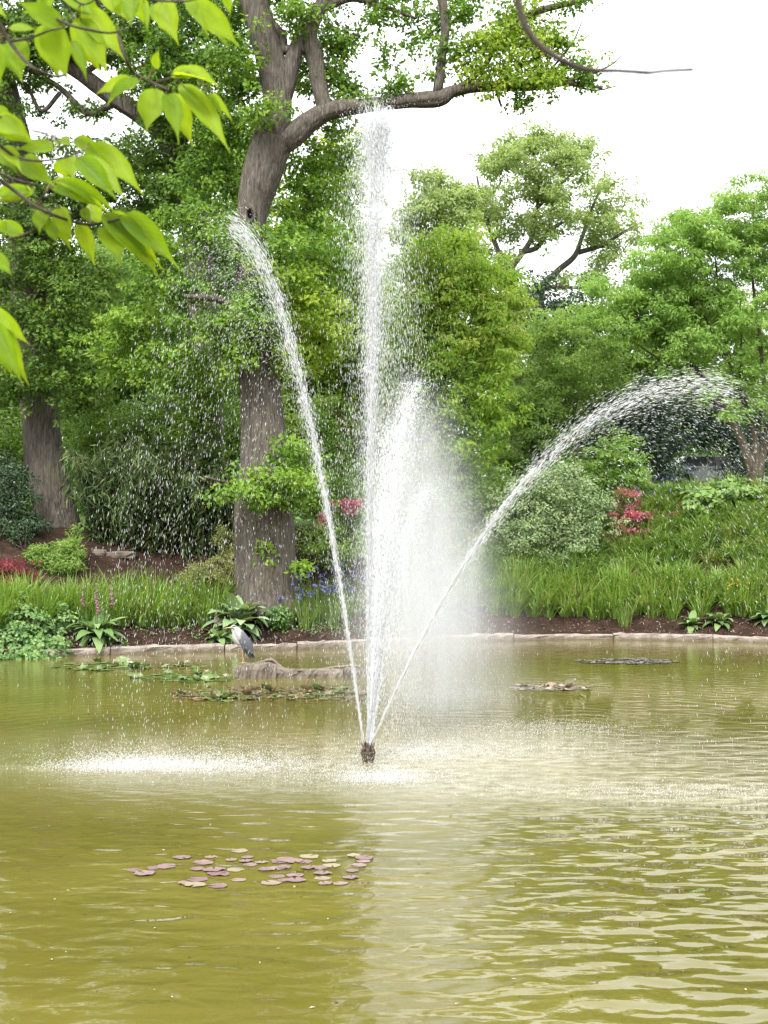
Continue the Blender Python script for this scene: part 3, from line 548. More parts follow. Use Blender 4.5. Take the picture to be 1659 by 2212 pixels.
DC = 50.0
tree('cherry_tree', 'bushy yellow green cherry tree with drooping leaves right behind the spray', 'tree', (V(930, 1140, DC)[0], DC, 3.4),
     [[(930, 1180, 40), (935, 1000, 30), (950, 850, 24), (965, 700, 16), (990, 580, 8)], [(940, 940, 18), (1000, 850, 13), (1060, 760, 8), (1100, 680, 4)], [(950, 850, 14), (900, 740, 10), (890, 620, 5)], [(960, 760, 8), (1010, 680, 6), (1030, 600, 3)]],
     DC, [(960, 540, 70, 40, 50, 1.0, .05), (900, 580, 60, 50, 50, 1.0, .05), (1040, 580, 60, 40, 50, 1.0, .05), (950, 640, 80, 50, 49.5, 1.0, .1), (1060, 660, 70, 45, 49.5, 1.0, .1), (890, 680, 70, 60, 50, 1.0, 0), (980, 730, 90, 55, 49.3, 1.0, .05), (1080, 740, 55, 45, 49.5, 1.0, .05), (910, 790, 80, 60, 49.5, 1.0, 0), (1020, 820, 90, 55, 49.2, 1.0, 0), (940, 890, 90, 60, 49.2, 1.0, -.05), (1060, 900, 60, 50, 49.3, 1.0, -.05), (1110, 640, 40, 25, 49.6, .6, .1), (870, 880, 60, 70, 50, 1, -.05), (980, 980, 110, 60, 49.5, 1, -.1)] + fill(980, 720, 140, 210, 49.6, 1.2, 56, 30, 22, .03),
     M['cherry'], M['bark_grey'], tr=.34, per=26, L=.15, W=.065, dens=1.25, up=.45, droop=.9)

DM = 54.0
random.seed(21)
MC = [(1340, 660, 80, 26), (1290, 632, 40, 14), (1420, 620, 70, 26), (1480, 565, 70, 26), (1440, 508, 55, 20), (1540, 478, 60, 24), (1600, 440, 50, 22), (1645, 405, 50, 20), (1590, 402, 22, 10), (1560, 540, 70, 28), (1640, 520, 60, 30), (1500, 640, 80, 30), (1610, 610, 80, 34), (1420, 705, 80, 26), (1520, 715, 80, 28), (1630, 700, 70, 34), (1460, 775, 60, 24), (1560, 800, 70, 28), (1650, 800, 60, 34), (1385, 560, 36, 14), (1480, 462, 24, 10), (1340, 720, 60, 26), (1500, 600, 60, 22), (1590, 660, 70, 26), (1620, 890, 60, 24), (1380, 650, 50, 22), (1690, 560, 60, 60), (1700, 700, 60, 60)]
MC = [(a + random.uniform(-.6, .6) * c, b + random.uniform(-1.1, 1.3) * d, c * random.uniform(.35, .75), d * random.uniform(.5, .95)) for a, b, c, d in MC for _ in range(4)]
tree('maple_tree', 'spreading green maple with layered foliage and pale forked stems at the right edge', 'tree', (V(1632, 1045, DM)[0], DM, 4.9),
     [[(1632, 1065, 31.7), (1625, 1020, 25.9), (1600, 950, 18.7), (1570, 890, 14.4), (1530, 830, 11.5), (1480, 770, 8.6), (1410, 715, 6.5), (1340, 660, 3.6)], [(1632, 1050, 24.5), (1632, 960, 15.8), (1612, 880, 12.2), (1580, 790, 9.4), (1560, 690, 6.5), (1545, 560, 3.6)], [(1636, 1040, 24.5), (1650, 960, 18.7), (1672, 880, 15.8), (1690, 760, 11.5), (1690, 600, 5.8)], [(1632, 960, 11.5), (1650, 850, 10.1), (1640, 720, 7.9), (1625, 600, 5.8), (1610, 480, 2.9)], [(1580, 790, 6.5), (1530, 700, 5.0), (1490, 610, 3.6), (1470, 520, 2.2)], [(1530, 830, 6.5), (1450, 740, 5.0), (1400, 640, 2.9)], [(1575, 900, 7.2), (1500, 830, 5.8), (1430, 780, 4.3), (1340, 720, 2.2)], [(1600, 840, 5.8), (1600, 700, 4.3), (1580, 560, 2.2)], [(1490, 770, 5.0), (1480, 680, 3.6), (1500, 580, 2.2)]],
     DM, [(a, b, c, d * 1.5, 54 + random.uniform(-1.6, 1.2), 1.0, random.uniform(-.08, .1)) for a, b, c, d in MC[::2]] + fill(1540, 610, 170, 170, DM, 2.0, 66, 34, 14, 0) + fill(1400, 680, 120, 60, DM, 1.6, 34, 30, 15, 0) + fill(1600, 480, 90, 70, DM, 1.5, 22, 30, 15, .05), M['maple'], M['bark_pale'], tr=.34, per=30, L=.14, W=.055, dens=.9, up=.6, outw=.4, flat=.45, droop=.6, twig=.6)

back_tree('feathery mid green tree between the cherry and the right maple', 1200, 1100, 57, [(1200, 720, 80, 50, 57, 1.6, .0), (1160, 800, 80, 60, 56, 1.6, .05), (1260, 790, 80, 60, 57, 1.6, 0), (1130, 880, 80, 60, 55.5, 1.5, .05), (1220, 880, 90, 60, 56, 1.5, .05), (1300, 870, 60, 60, 57, 1.5, -.05), (1170, 960, 110, 60, 55, 1.5, -.1), (1240, 690, 50, 30, 57.5, 1.5, -.05)] + fill(1210, 830, 130, 140, 56, 2, 40, 34, 22, .02) + fill(1150, 1000, 130, 60, 55, 1.5, 16, 40, 30, -.05), M['shrub'], tr=.4, per=32, L=.12, W=.055, dens=1.3, droop=.6, flat=.4)
back_tree('dense green tree behind the maple stems', 1420, 1100, 63, [(1380, 760, 90, 50, 62, 1.8, -.05), (1460, 730, 90, 60, 64, 2, -.1), (1560, 740, 90, 70, 65, 2, 0), (1640, 760, 80, 80, 65, 2, -.05), (1330, 800, 70, 50, 62, 1.8, -.05), (1420, 850, 110, 60, 62, 1.8, -.1), (1540, 860, 110, 60, 63, 1.8, -.1), (1660, 880, 90, 70, 64, 2, -.1)] + fill(1470, 760, 200, 130, 62, 2, 40, 44, 30, -.02), M['shrub'], **KB)
back_tree('dark pointed evergreen peeping above the shrubs below the tall pale oak', 1245, 1050, 70, [(1235, 660, 40, 40, 70, 1.5, 0), (1170, 640, 60, 40, 70, 1.5, 0), (1250, 720, 60, 50, 70, 1.5, 0), (1150, 720, 80, 60, 70, 2, 0), (1300, 690, 60, 50, 71, 1.5, 0)], M['dark'], name='evergreen_tree', **KB)

# far wood closing the horizon
mb = MB(); wc = []
for i in range(46):
    vx = -260 + i * 48; top = np.interp(vx, [-300, 300, 800, 950, 1150, 1300, 1500, 1700, 2000], [520, 560, 560, 660, 720, 800, 860, 840, 700]) + random.uniform(-20, 40)
    for k_ in range(8): wc.append((vx + random.uniform(-20, 20), top + 60 + k_ * 70, 60, 60, 96 + random.uniform(-4, 4), 2.5, random.uniform(-.15, .1)))
crown(mb, None, wc, 1.1, 24, .36, .24, dens=.8)
tag(mb.build('distant_wood', M['bgl']), 'mass of green woodland closing the view behind the garden trees', 'woodland', kind='stuff')

# ------------------------------------------------------------------ shrubs
def shrub(name, label, clumps, leafm, base, group=None, cat='shrub', stems=5, stemm=None, **kw):
    b = hit(*base); root = tag(empty(name, tuple(float(q) for q in b)), label, cat, group)
    tw = MB(); lf = MB()
    for i in range(stems):
        c = clumps[i % len(clumps)]; e = V(c[0] + random.uniform(-.5, .5) * c[2], c[1] + random.uniform(-.5, .3) * c[3], c[4])
        q = b + np.array((random.uniform(-.2, .2), random.uniform(-.1, .1), -0.05)); tube(tw, (q, (q * .5 + e * .5) + RNG.normal(size=3) * .15, e), (.022, .016, .007), 5, 3)
    a = dict(tr=.26, per=30, L=.08, W=.045, twig=.25); a.update(kw)
    crown(lf, tw, clumps, **a)
    if tw.n: child(tw.build('stems', stemm or M['twig'], None, True), root)['kind'] = 'stuff'
    child(lf.build('foliage', leafm), root); return root
shrub('evergreen_shrub', 'dark glossy evergreen shrub at the left edge beside the oak trunk', [(25, 1080, 50, 50, 44.2, .7, 0), (-10, 1030, 50, 50, 44.6, .8, 0), (55, 1120, 28, 40, 44, .5, 0), (15, 1140, 60, 40, 43.6, .7, 0), (40, 1040, 30, 30, 44.6, .5, .05)], M['dark'], (40, 1185), dens=1.6, L=.09, W=.045)
shrub('holly_shrub', 'dark holly mass behind the young staked tree', [(1330, 930, 80, 70, 56, 1.3, 0), (1420, 960, 90, 70, 57, 1.4, 0), (1400, 890, 80, 60, 57.5, 1.4, 0), (1440, 1010, 40, 40, 56.5, 1, 0)], M['holly'], (1400, 1070), dens=1.5, tr=.34, L=.1, W=.05)
shrub('holly_shrub', 'dark holly bush between the parked car and the maple stems', [(1590, 960, 50, 60, 60, 1.2, 0), (1620, 1010, 60, 40, 59, 1, 0), (1560, 930, 60, 50, 61, 1.2, 0), (1655, 950, 50, 80, 60, 1.2, 0), (1520, 920, 60, 50, 61, 1.2, 0)], M['holly'], (1600, 1060), dens=1.5, tr=.34, L=.1, W=.05)
shrub('broadleaf_shrub', 'rounded grey green shrub half veiled by the right water jet', [(1200, 1110, 90, 70, 48.6, 1.1, .05), (1130, 1080, 60, 60, 48.8, .9, .05), (1250, 1150, 70, 70, 48.2, .9, 0), (1150, 1170, 90, 60, 48, 1, 0), (1220, 1060, 60, 40, 49, .8, .1), (1090, 1150, 40, 70, 48.4, .8, 0), (1190, 1210, 100, 40, 47.4, .8, -.1)] + fill(1190, 1115, 130, 105, 48.4, .8, 26, 26, 20, .03), M['greygreen'], (1190, 1240), dens=1.1, L=.085, W=.04, jit=.8)
shrub('broadleaf_shrub', 'green shrub with pink blossom behind the left water jet', [(720, 1120, 60, 50, 45.5, .8, .05), (760, 1060, 60, 50, 46, .8, 0), (690, 1180, 45, 45, 44.6, .6, .1), (800, 1150, 60, 60, 45.5, .8, 0), (740, 1190, 60, 30, 44.4, .6, .1)], M['shrub'], (740, 1240), dens=1.3)
shrub('broadleaf_shrub', 'tall green shrub between the big oak trunk and the central jet', [(690, 900, 60, 60, 48, 1, 0), (660, 980, 50, 60, 47.5, .9, 0), (740, 980, 60, 70, 48, 1, -.05), (800, 960, 60, 80, 48.5, 1, -.05), (700, 1050, 60, 40, 47, .8, .05), (850, 1060, 70, 90, 48, 1, -.05), (930, 1090, 80, 70, 49, 1, -.05), (1010, 1080, 70, 70, 50, 1, -.05), (990, 1020, 70, 60, 51, 1, -.05)], M['shrub'], (720, 1150), dens=1.3, tr=.3, L=.1, W=.05)
shrub('purple_shrub', 'small dark purple leaved shrub glimpsed behind the spray', [(735, 915, 26, 14, 48.6, .4, -.1), (765, 928, 20, 12, 48.6, .3, -.1)], M['red'], (740, 1150), dens=.9)
for lab, cl_ in (('pink azalea in bloom seen through the veil of the left jet', [(748, 1085, 24, 5, 45.0, .15, 0), (760, 1104, 16, 5, 44.8, .15, 0), (700, 1118, 8, 10, 44.6, .1, 0), (770, 1090, 14, 5, 44.6, .15, 0)]),):
    shrub('azalea', lab, cl_, M['azalea'], (740, 1230), dens=1.6, tr=.16, per=24, L=.07, W=.06, stems=3)
shrub('low_shrub', 'small fresh green shrub on the bare soil below the dark evergreen', [(110, 1205, 45, 28, 42.4, .5, .05), (150, 1190, 30, 30, 42.6, .4, .05), (80, 1195, 24, 20, 42.6, .3, 0), (130, 1225, 40, 18, 42, .4, 0), (160, 1160, 16, 24, 42.8, .2, 0)], M['shrub'], (120, 1245), dens=1.6, tr=.2, L=.085, W=.035)
shrub('red_maple', 'low dark red weeping maple at the left edge', [(25, 1235, 45, 24, 41.4, .5, 0), (-10, 1230, 40, 26, 41.4, .5, 0), (45, 1255, 28, 18, 41.2, .3, 0), (10, 1262, 50, 18, 41, .4, -.1)], M['red'], (15, 1290), dens=2.2, tr=.18, per=40, L=.08, W=.016, droop=1.0, flat=.4)
shrub('variegated_shrub', 'low cream variegated shrub beside the oak trunk', [(430, 1235, 34, 18, 42.2, .4, .05), (468, 1222, 32, 16, 42.4, .4, .1), (450, 1250, 40, 14, 41.8, .3, -.1), (410, 1245, 18, 12, 42, .3, 0)], M['varieg'], (440, 1275), dens=2.0, tr=.15, per=30, L=.07, W=.02, outw=.9)
shrub('variegated_shrub', 'taller pale variegated shrub tucked against the left side of the oak trunk', [(508, 1190, 18, 26, 42.6, .3, .1), (512, 1220, 20, 26, 42.4, .3, 0), (490, 1160, 26, 20, 43, .3, -.15), (515, 1260, 24, 20, 42, .3, -.2)], M['varieg'], (510, 1290), dens=1.8, tr=.16, per=30, L=.07, W=.022)
shrub('low_shrub', 'low dark green plant at the foot of the oak trunk', [(590, 1335, 26, 18, 41.0, .3, -.1), (610, 1330, 18, 14, 41.0, .2, 0)], M['ivy'], (592, 1350), dens=1.8, tr=.14, L=.09, W=.06, stems=2)
shrub('young_tree', 'young green sapling tied to a slim cane above the pink azalea', [(1330, 960, 50, 26, 51.4, .6, .05), (1290, 1000, 44, 20, 51.4, .5, .05), (1370, 1010, 40, 18, 51.4, .5, .05), (1320, 1030, 60, 20, 51.2, .5, 0), (1345, 985, 40, 20, 51.2, .5, .1), (1380, 1040, 30, 12, 51.2, .3, .05)], M['maple'], (1335, 1075), cat='sapling', dens=1.2, tr=.28, L=.1, W=.06, flat=.3)
mb = MB(); b_ = hit(1338, 1075); tube(mb, (V(1337, 1085, b_[1] - .3), V(1335, 1000, b_[1] - .3), V(1336, 925, b_[1] - .3)), (.02, .018, .016), 7, 3)
tag(mb.build('cane', M['cane'], None, True), 'slim reddish cane standing upright in the young sapling', 'garden cane')
for lab, base, cl_ in (('big azalea covered in pink red flowers on the right bank', (1350, 1185), [(1348, 1080, 34, 22, 49.4, .45, 0), (1335, 1122, 28, 16, 49.2, .4, 0), (1375, 1118, 26, 14, 49, .35, 0), (1345, 1155, 38, 18, 48.8, .45, 0), (1392, 1160, 22, 16, 48.7, .3, 0)]),
                       ('small azalea with faded reddish flowers beside the leafy mound', (1468, 1150), [(1468, 1105, 26, 16, 49.8, .3, 0), (1460, 1125, 22, 16, 49.6, .3, 0)])):
    r_ = shrub('azalea', lab, cl_, M['azleaf'], base, dens=1.6, tr=.18, per=24, L=.07, W=.028, stems=6)
    big_ = 'big' in lab; fl = MB(); nt_ = 85 if big_ else 12
    for _ in range(nt_):
        c = random.choice(cl_); u = rdir(1)[0]; u[1] = -abs(u[1])
        pc = V(c[0], c[1], c[4]) + u * np.array((c[2] * c[4] / FV, c[5], c[3] * c[4] / FV))
        n_ = 26; p = pc + RNG.normal(size=(n_, 3)) * np.array((.075, .06, .035)); a = norm(RNG.normal(size=(n_, 3)) + np.array((0, -.4, .5)))
        leaves(fl, p, rdir(n_), a, .07 if big_ else .05, .055 if big_ else .035, np.clip(RNG.normal(random.uniform(.2, .8), .15, n_), 0, 1))
    child(fl.build('blossom', M['azalea']), r_)
shrub('climber_mound', 'broad mound of overlapping pale green lobed leaves at the right edge', [(1600, 1075, 90, 26, 50.6, 1.2, .05), (1530, 1090, 45, 20, 50, .8, 0), (1650, 1090, 60, 30, 49.8, 1, 0), (1580, 1060, 60, 14, 52, .8, .1), (1690, 1070, 60, 34, 50.5, 1, 0)] + fill(1590, 1078, 110, 30, 50.2, .8, 18, 34, 13, .02), M['mound'], (1590, 1115), dens=1.7, tr=.26, per=26, L=.17, W=.17, up=.9, jit=.35, outw=.3, stems=3)
shrub('ivy', 'ivy and low leafy cover trailing over the kerb end at the left edge', [(40, 1350, 80, 46, 38.4, .6, .05), (20, 1310, 80, 30, 39.6, .5, .1), (110, 1400, 46, 20, 37.6, .3, 0), (60, 1418, 60, 14, 37.0, .3, 0), (-10, 1425, 40, 14, 36.6, .4, 0), (-10, 1340, 60, 50, 38.8, .6, .05), (80, 1395, 45, 26, 37.9, .4, 0), (30, 1400, 60, 24, 37.6, .4, 0), (120, 1370, 30, 22, 38.8, .3, 0), (215, 1385, 24, 18, 38.6, .25, .05), (-20, 1400, 40, 26, 37.5, .5, 0), (150, 1345, 30, 16, 39.3, .3, 0)], M['ivy'], (60, 1380), cat='climber', dens=2.0, tr=.18, per=24, L=.085, W=.075, jit=.45, stems=4)

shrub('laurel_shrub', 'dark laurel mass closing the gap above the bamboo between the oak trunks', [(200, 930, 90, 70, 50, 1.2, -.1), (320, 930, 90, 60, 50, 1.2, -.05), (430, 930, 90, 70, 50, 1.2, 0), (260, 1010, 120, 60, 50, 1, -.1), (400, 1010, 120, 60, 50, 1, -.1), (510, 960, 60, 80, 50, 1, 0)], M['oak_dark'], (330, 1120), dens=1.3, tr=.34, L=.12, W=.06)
# bamboo thicket: arching canes with long drooping leaves
root = tag(empty('bamboo', tuple(float(q) for q in hit(330, 1190))), 'dense bamboo thicket with long drooping leaves behind the soil bank', 'bamboo')
st = MB(); lf = MB()
for i in range(330):
    vx = random.uniform(200, 515); dd = random.uniform(0, 2.2); D = 44.8 + dd
    base = V(vx, 1175, D); base[2] = float(ground_z(base[0], D)) - .05
    hh = random.uniform(1.6, 3.9) * (1.0 if 250 < vx < 480 else .85); lean = RNG.normal(0, .3, 2) + np.array(((vx - 300) / 900, -.22))
    pts = np.array([base + np.array((lean[0] * s * s * hh * .8, lean[1] * s * s * hh, hh * (s - .22 * s ** 3))) for s in np.linspace(0, 1, 5)])
    tube(st, pts, (.014, .012, .01, .007, .003), 4, 2, 0)
    n = 60; s = RNG.random(n) ** .8 * .95 + .05; k_ = np.clip((s * 4).astype(int), 0, 3); f = (s * 4 - k_)[:, None]
    p = pts[k_] * (1 - f) + pts[k_ + 1] * f + RNG.normal(size=(n, 3)) * .12
    a = norm(np.stack((RNG.normal(0, .6, n), RNG.normal(-.35, .5, n), RNG.normal(-.75, .35, n)), -1)); nn = norm(RNG.normal(size=(n, 3)) * .6 + np.array((0, -.6, .5)))
    leaves(lf, p, nn, a, RNG.uniform(.28, .5, n), RNG.uniform(.045, .075, n), np.clip(RNG.normal(.42 + .12 * (hh > 3), .2, n), 0, 1), .1)
child(st.build('canes', M['cane']), root)['kind'] = 'stuff'; child(lf.build('foliage', M['bamboo']), root)

# ------------------------------------------------------------------ strap-leaved plants
def clump_mesh(nm, n, h, spread, lean, w=(.018, .03), tone=0.0, straw=0):
    mb = MB(); az = RNG.uniform(0, 6.283, n); rr = RNG.random(n) ** .6 * spread
    p = np.stack((np.cos(az) * rr, np.sin(az) * rr, np.full(n, -.05)), -1)
    t0 = RNG.uniform(.02, .3, n) * lean; t1 = t0 + np.abs(RNG.normal(.5, .45, n)) * lean
    var = np.clip(RNG.normal(.5 + tone, .2, n), 0, .92); var[RNG.random(n) < .05] = 1
    blades(mb, p, az + RNG.normal(0, .5, n), h * RNG.uniform(.55, 1.1, n), RNG.uniform(w[0], w[1], n), t0, t1, var, 4)
    return mb
IR = [clump_mesh('iris_clump', 75, 1.0, .17, 1.5, (.02, .036), RNG.normal(0, .06)).mesh('iris_clump', M['iris']) for _ in range(5)]
ID = [clump_mesh('iris_clump', 90, .95, .2, .8, (.014, .024)).mesh('iris_clump', M['iris_dark']) for _ in range(3)]
def put(mesh, name, x, y, s, rz=None, z=None):
    o = bpy.data.objects.new(name, mesh); C.objects.link(o); o.location = (x, y, float(ground_z(x, y)) if z is None else z)
    o.rotation_euler = (0, 0, random.uniform(0, 6.28) if rz is None else rz); o.scale = (s, s, s * random.uniform(.92, 1.08)); return o
for i in range(66):                                # left bed
    vx = -10 + 22 * (i // 3) + random.uniform(-9, 9) + 7 * (i % 3); row = i % 3
    h0 = hit(vx, (1352, 1335, 1318)[row] + random.uniform(-8, 8))
    o = put(random.choice(IR), 'iris_clump', h0[0], h0[1], random.uniform(.8, 1.45))
    tag(o, 'bright green iris clump in the %s row of the left bed beside the oak' % ('front', 'middle', 'back')[row], 'iris', '%s row irises in the left bed' % ('front', 'middle', 'back')[row])
vs = [1075, 1098, 1118, 1142, 1165, 1190, 1215, 1245, 1282, 1310, 1330, 1375, 1400, 1432, 1460, 1515, 1580, 1608, 1632, 1655]
for i, vx in enumerate(vs):                        # right bed, front row and two behind
    for row in range(3):
        h0 = hit(vx + random.uniform(-10, 10) + row * 12, (1330, 1308, 1288)[row] + random.uniform(-5, 5))
        o = put(random.choice(IR), 'iris_clump', h0[0], h0[1], random.uniform(.85, 1.45))
        tag(o, 'fresh green strap leaved iris clump in the %s row of the right bed' % ('front', 'second', 'third')[row], 'iris', '%s row irises in the right bed' % ('front', 'second', 'third')[row])
h0 = hit(1350, 1352); o = put(ID[0], 'iris_clump', h0[0], h0[1], .95); tag(o, 'single bluish green grassy clump growing forward against the right kerb', 'iris')
sm = clump_mesh('grass_clump', 70, .95, .14, .8, (.006, .012)).mesh('grass_clump', M['straw'])
h0 = hit(1250, 1318); tag(put(sm, 'grass_clump', h0[0], h0[1], 1.0), 'dry straw coloured grass tuft among the right bed irises', 'grass tuft')
for i in range(6):                                 # dark strap leaves left of the trunk
    h0 = hit(440 + i * 11, 1310 + random.uniform(-8, 10)); tag(put(random.choice(ID), 'iris_clump', h0[0], h0[1], .85), 'darker blue green iris clump left of the oak trunk foot', 'iris', 'dark irises by the oak')
def flower_mb(n, pos, size):
    mb = MB()
    a = norm(RNG.normal(size=(n, 3)) * np.array((1, 1, .7)) + np.array((0, 0, .1))); leaves(mb, np.repeat(np.asarray(pos)[None], n, 0), rdir(n), a, size, size * .6, np.clip(RNG.normal(.5, .25, n), 0, 1)); return mb
FB = [flower_mb(8, (0, 0, 0), .085).mesh('flower', M['blue']) for _ in range(3)]
FY = [flower_mb(7, (0, 0, 0), .08).mesh('flower', M['yellow']) for _ in range(2)]
def flowering(vx, vy, n, sc_, label, group, fm, lm, hs=(.75, 1.2), nm='flowering_iris'):
    h0 = hit(vx, vy); root = tag(empty(nm, tuple(float(q) for q in h0)), label, 'iris', group)
    o = bpy.data.objects.new('leaves', random.choice(lm)); C.objects.link(o); o.parent = root; o.scale = (sc_,) * 3; o.rotation_euler = (0, 0, random.uniform(0, 6))
    for i in range(n):
        x, y, z = random.uniform(-.32, .32), random.uniform(-.3, .2), random.uniform(*hs) * sc_
        f = bpy.data.objects.new('flower', random.choice(fm)); C.objects.link(f); f.parent = root; f.location = (x, y, z); f.rotation_euler = (0, 0, random.uniform(0, 6))
        s_ = MB(); tube(s_, ((x * .4, y * .4, 0), (x * .8, y * .8, z * .6), (x, y, z)), (.006, .005, .004), 4, 2); so = s_.build('stalk', M['stem'], root)
for i, (vx, vy) in enumerate([(622, 1352), (645, 1335), (660, 1355), (690, 1345), (715, 1352), (740, 1340), (640, 1310), (680, 1310), (715, 1305), (760, 1335), (745, 1300), (790, 1320), (820, 1330)]):
    flowering(vx, vy, 7, 1.0, 'blue flowering iris clump right of the oak trunk foot', 'blue irises by the oak', FB, ID)
for vx, vy in [(1360, 1085), (1400, 1085), (1440, 1085), (1485, 1080), (1330, 1100), (1500, 1070), (1420, 1110), (1380, 1115), (1450, 1120)]:
    flowering(vx, vy, 3, .85, 'iris clump with a few blue flowers at the top of the right bank', 'blue irises on the bank top', FB, IR, (.8, 1.15))
for vx in (1575, 1590, 1612): flowering(vx, 1325, 3, 1.0, 'iris clump with small yellow flowers in the right bed', 'yellow irises', FY, IR, (.7, 1.0))
flowering(310, 1340, 1, .95, 'iris clump bearing one yellow flower in the left bed', None, FY, IR, (.8, .9))

# daylily foliage covering the right bank
mb = MB(); nC = 640; per = 52
x = RNG.uniform(1.5, 13.5, nC); d = RNG.uniform(1.9, 8.8, nC); y = kerb_y(x) + d
cp = np.stack((x, y, ground_z(x, y)), -1); ci = np.repeat(np.arange(nC), per); n = nC * per
az = RNG.uniform(0, 6.283, n)
p = cp[ci] + np.stack((np.cos(az), np.sin(az), np.zeros(n)), -1) * (RNG.random(n) * .14)[:, None]
blades(mb, p, az, RNG.uniform(.6, 1.15, n) * RNG.uniform(.7, 1.15, nC)[ci], RNG.uniform(.022, .042, n), RNG.uniform(.1, .4, n), RNG.uniform(.7, 2.0, n), np.clip(RNG.normal(.5, .2, nC)[ci] + RNG.normal(0, .15, n), 0, .96), 3)
tag(mb.build('daylily_foliage', M['iris_dark']), 'dense arching daylily foliage covering the slope of the right bank', 'daylily foliage', kind='stuff')
mb = MB(); nC = 260; per = 26                      # low weeds on the left bank and behind the blue irises
x = RNG.uniform(-10, 2, nC); d = RNG.uniform(.7, 4.5, nC); keep = (x < -8.6) | (x > -2.4) | (d < 1.6) & (RNG.random(nC) < .25); x, d = x[keep], d[keep]; nC = len(x)
y = kerb_y(x) + d; cp = np.stack((x, y, ground_z(x, y)), -1); ci = np.repeat(np.arange(nC), per); n = nC * per
leaves(mb, cp[ci] + RNG.normal(size=(n, 3)) * np.array((.12, .12, .05)) + np.array((0, 0, .06)), norm(RNG.normal(size=(n, 3)) * .5 + np.array((0, -.2, .8))), rdir(n), .07, .045, np.clip(RNG.normal(.5, .2, n), 0, 1))
tag(mb.build('weeds', M['ivy']), 'low green weeds sprouting from the soil behind the kerb', 'weeds', kind='stuff')

# ------------------------------------------------------------------ plants with big single leaves
def big_leaf_mesh(name, m, L=1.0, W=.4, bend=.5, seg=7, tipp=1.6, cup=.15):
    s = np.linspace(0, 1, seg + 1); wd = W * .5 * np.sin(math.pi * np.clip(s ** .8, 0, 1)) ** .8 + .012 * (1 - s); wd[-1] = .004
    th = bend * s ** tipp
    xx = np.concatenate(([0], np.cumsum(np.cos(th[1:]) / seg))) * L; zz = -np.concatenate(([0], np.cumsum(np.sin(th[1:]) / seg))) * L
    v = np.stack([np.stack((xx, sgn * wd, zz + abs(sgn) * wd * cup), -1) for sgn in (-1, 0, 1)], 1)
    i = np.arange(seg)[:, None] * 3 + np.arange(2)[None]; i = i.ravel()
    mb = MB(); mb.add(v.reshape(-1, 3), np.stack((i, i + 3, i + 4, i + 1), -1)); return mb.mesh(name, m, True)
def rosette(name, label, cat, pos, n, L, W, elev, leafm, bend=.9, dead=0, scv=(.7, 1.1)):
    root = tag(empty(name, tuple(float(q) for q in pos)), label, cat)
    ms = [big_leaf_mesh('leaf', leafm, 1, W / L, bend * f) for f in (.6, 1.0, 1.3)]
    dm = big_leaf_mesh('leaf', M['deadleaf'], 1, W / L, 1.2) if dead else None
    for i in range(n + dead):
        o = bpy.data.objects.new('leaf', dm if i >= n else random.choice(ms)); C.objects.link(o); o.parent = root
        az = i * 2.4 + random.uniform(-.3, .3); e = elev[0] + (elev[1] - elev[0]) * (i / max(1, n - 1)); e = -.5 if i >= n else e
        if i >= n: az = -1.57 + random.uniform(-.6, .6)
        s_ = L * random.uniform(*scv); o.scale = (s_, s_, s_); o.location = (0, 0, .03 + .12 * L * i / n * (i < n))
        o.rotation_euler = (random.uniform(-.25, .25), -e, az)
    return root
b_ = hit(512, 1372); rosette('mullein', 'large grey green mullein rosette of broad felted leaves behind the heron', 'mullein', b_ + np.array((0, .1, .15)), 64, 1.12, .46, (-.1, 1.4), M['mullein'], bend=1.25)
b_ = hit(470, 1388); r_ = rosette('foxglove', 'foxglove rosette with orange withered leaves beside the mullein', 'foxglove', b_, 20, .62, .26, (-.2, 1.0), M['foxleaf'], dead=8, bend=1.3)
def spikes(root, rows, m, n=26):
    for (x, y, h0, h1) in rows:
        st = MB(); tube(st, ((x * .3, y, 0), (x * .8, y, h1 * .5), (x, y, h1)), (.014, .011, .005), 5, 3); st.build('stalk', M['stem'], root)
        fl = MB(); z = np.linspace(h0, h1, n); az = RNG.uniform(0, 6.28, n); sz = .095 * (1 - .75 * (z - h0) / (h1 - h0))
        a = np.stack((np.cos(az), np.sin(az), np.full(n, -.8)), -1); p = np.stack((np.full(n, x), np.full(n, y), z), -1)
        for k_ in range(3): leaves(fl, p, rdir(n), a + RNG.normal(size=(n, 3)) * .2, sz, sz * .6, np.clip(.2 + .7 * (z - h0) / (h1 - h0) + RNG.normal(0, .15, n), 0, 1))
        fl.build('flower_spike', m, root)
spikes(r_, [(-.02, 0, .45, .95)], M['pink'], 16)
b_ = hit(208, 1384); r_ = rosette('foxglove', 'foxglove with three pink flower spikes leaning over the left kerb', 'foxglove', b_, 75, 1.0, .3, (-.7, 1.15), M['foxleaf'], dead=3, bend=1.3)
spikes(r_, [(-.02, 0, .95, 1.75), (.38, .05, .95, 1.6), (-.36, .05, .95, 1.5), (.06, -.1, .75, 1.25)], M['pink'])
for vx, vy, s_, lab in ((1494, 1356, .42, 'yellow green foxglove rosette at the right kerb with one orange leaf, leftmost of three'), (1552, 1352, .48, 'foxglove rosette with upright leaf shoot at the right kerb, middle of three'), (1655, 1342, .45, 'foxglove rosette cut by the right picture edge, rightmost of three')):
    r_ = rosette('foxglove', lab, 'foxglove', hit(vx, vy), 26, s_ * 1.35, s_ * .5, (-.3, 1.2), M['foxleaf'], dead=1, bend=1.2)
b_ = hit(1182, 1320); rosette('hosta', 'broad leaved dark green plant at the front of the right bed', 'hosta', b_, 16, .6, .22, (.1, 1.3), M['foxleaf'])
b_ = hit(270, 1398); rosette('weed', 'small leafy weed growing out of the left kerb joint', 'weed', b_, 12, .22, .1, (-.6, 1.2), M['foxleaf'])

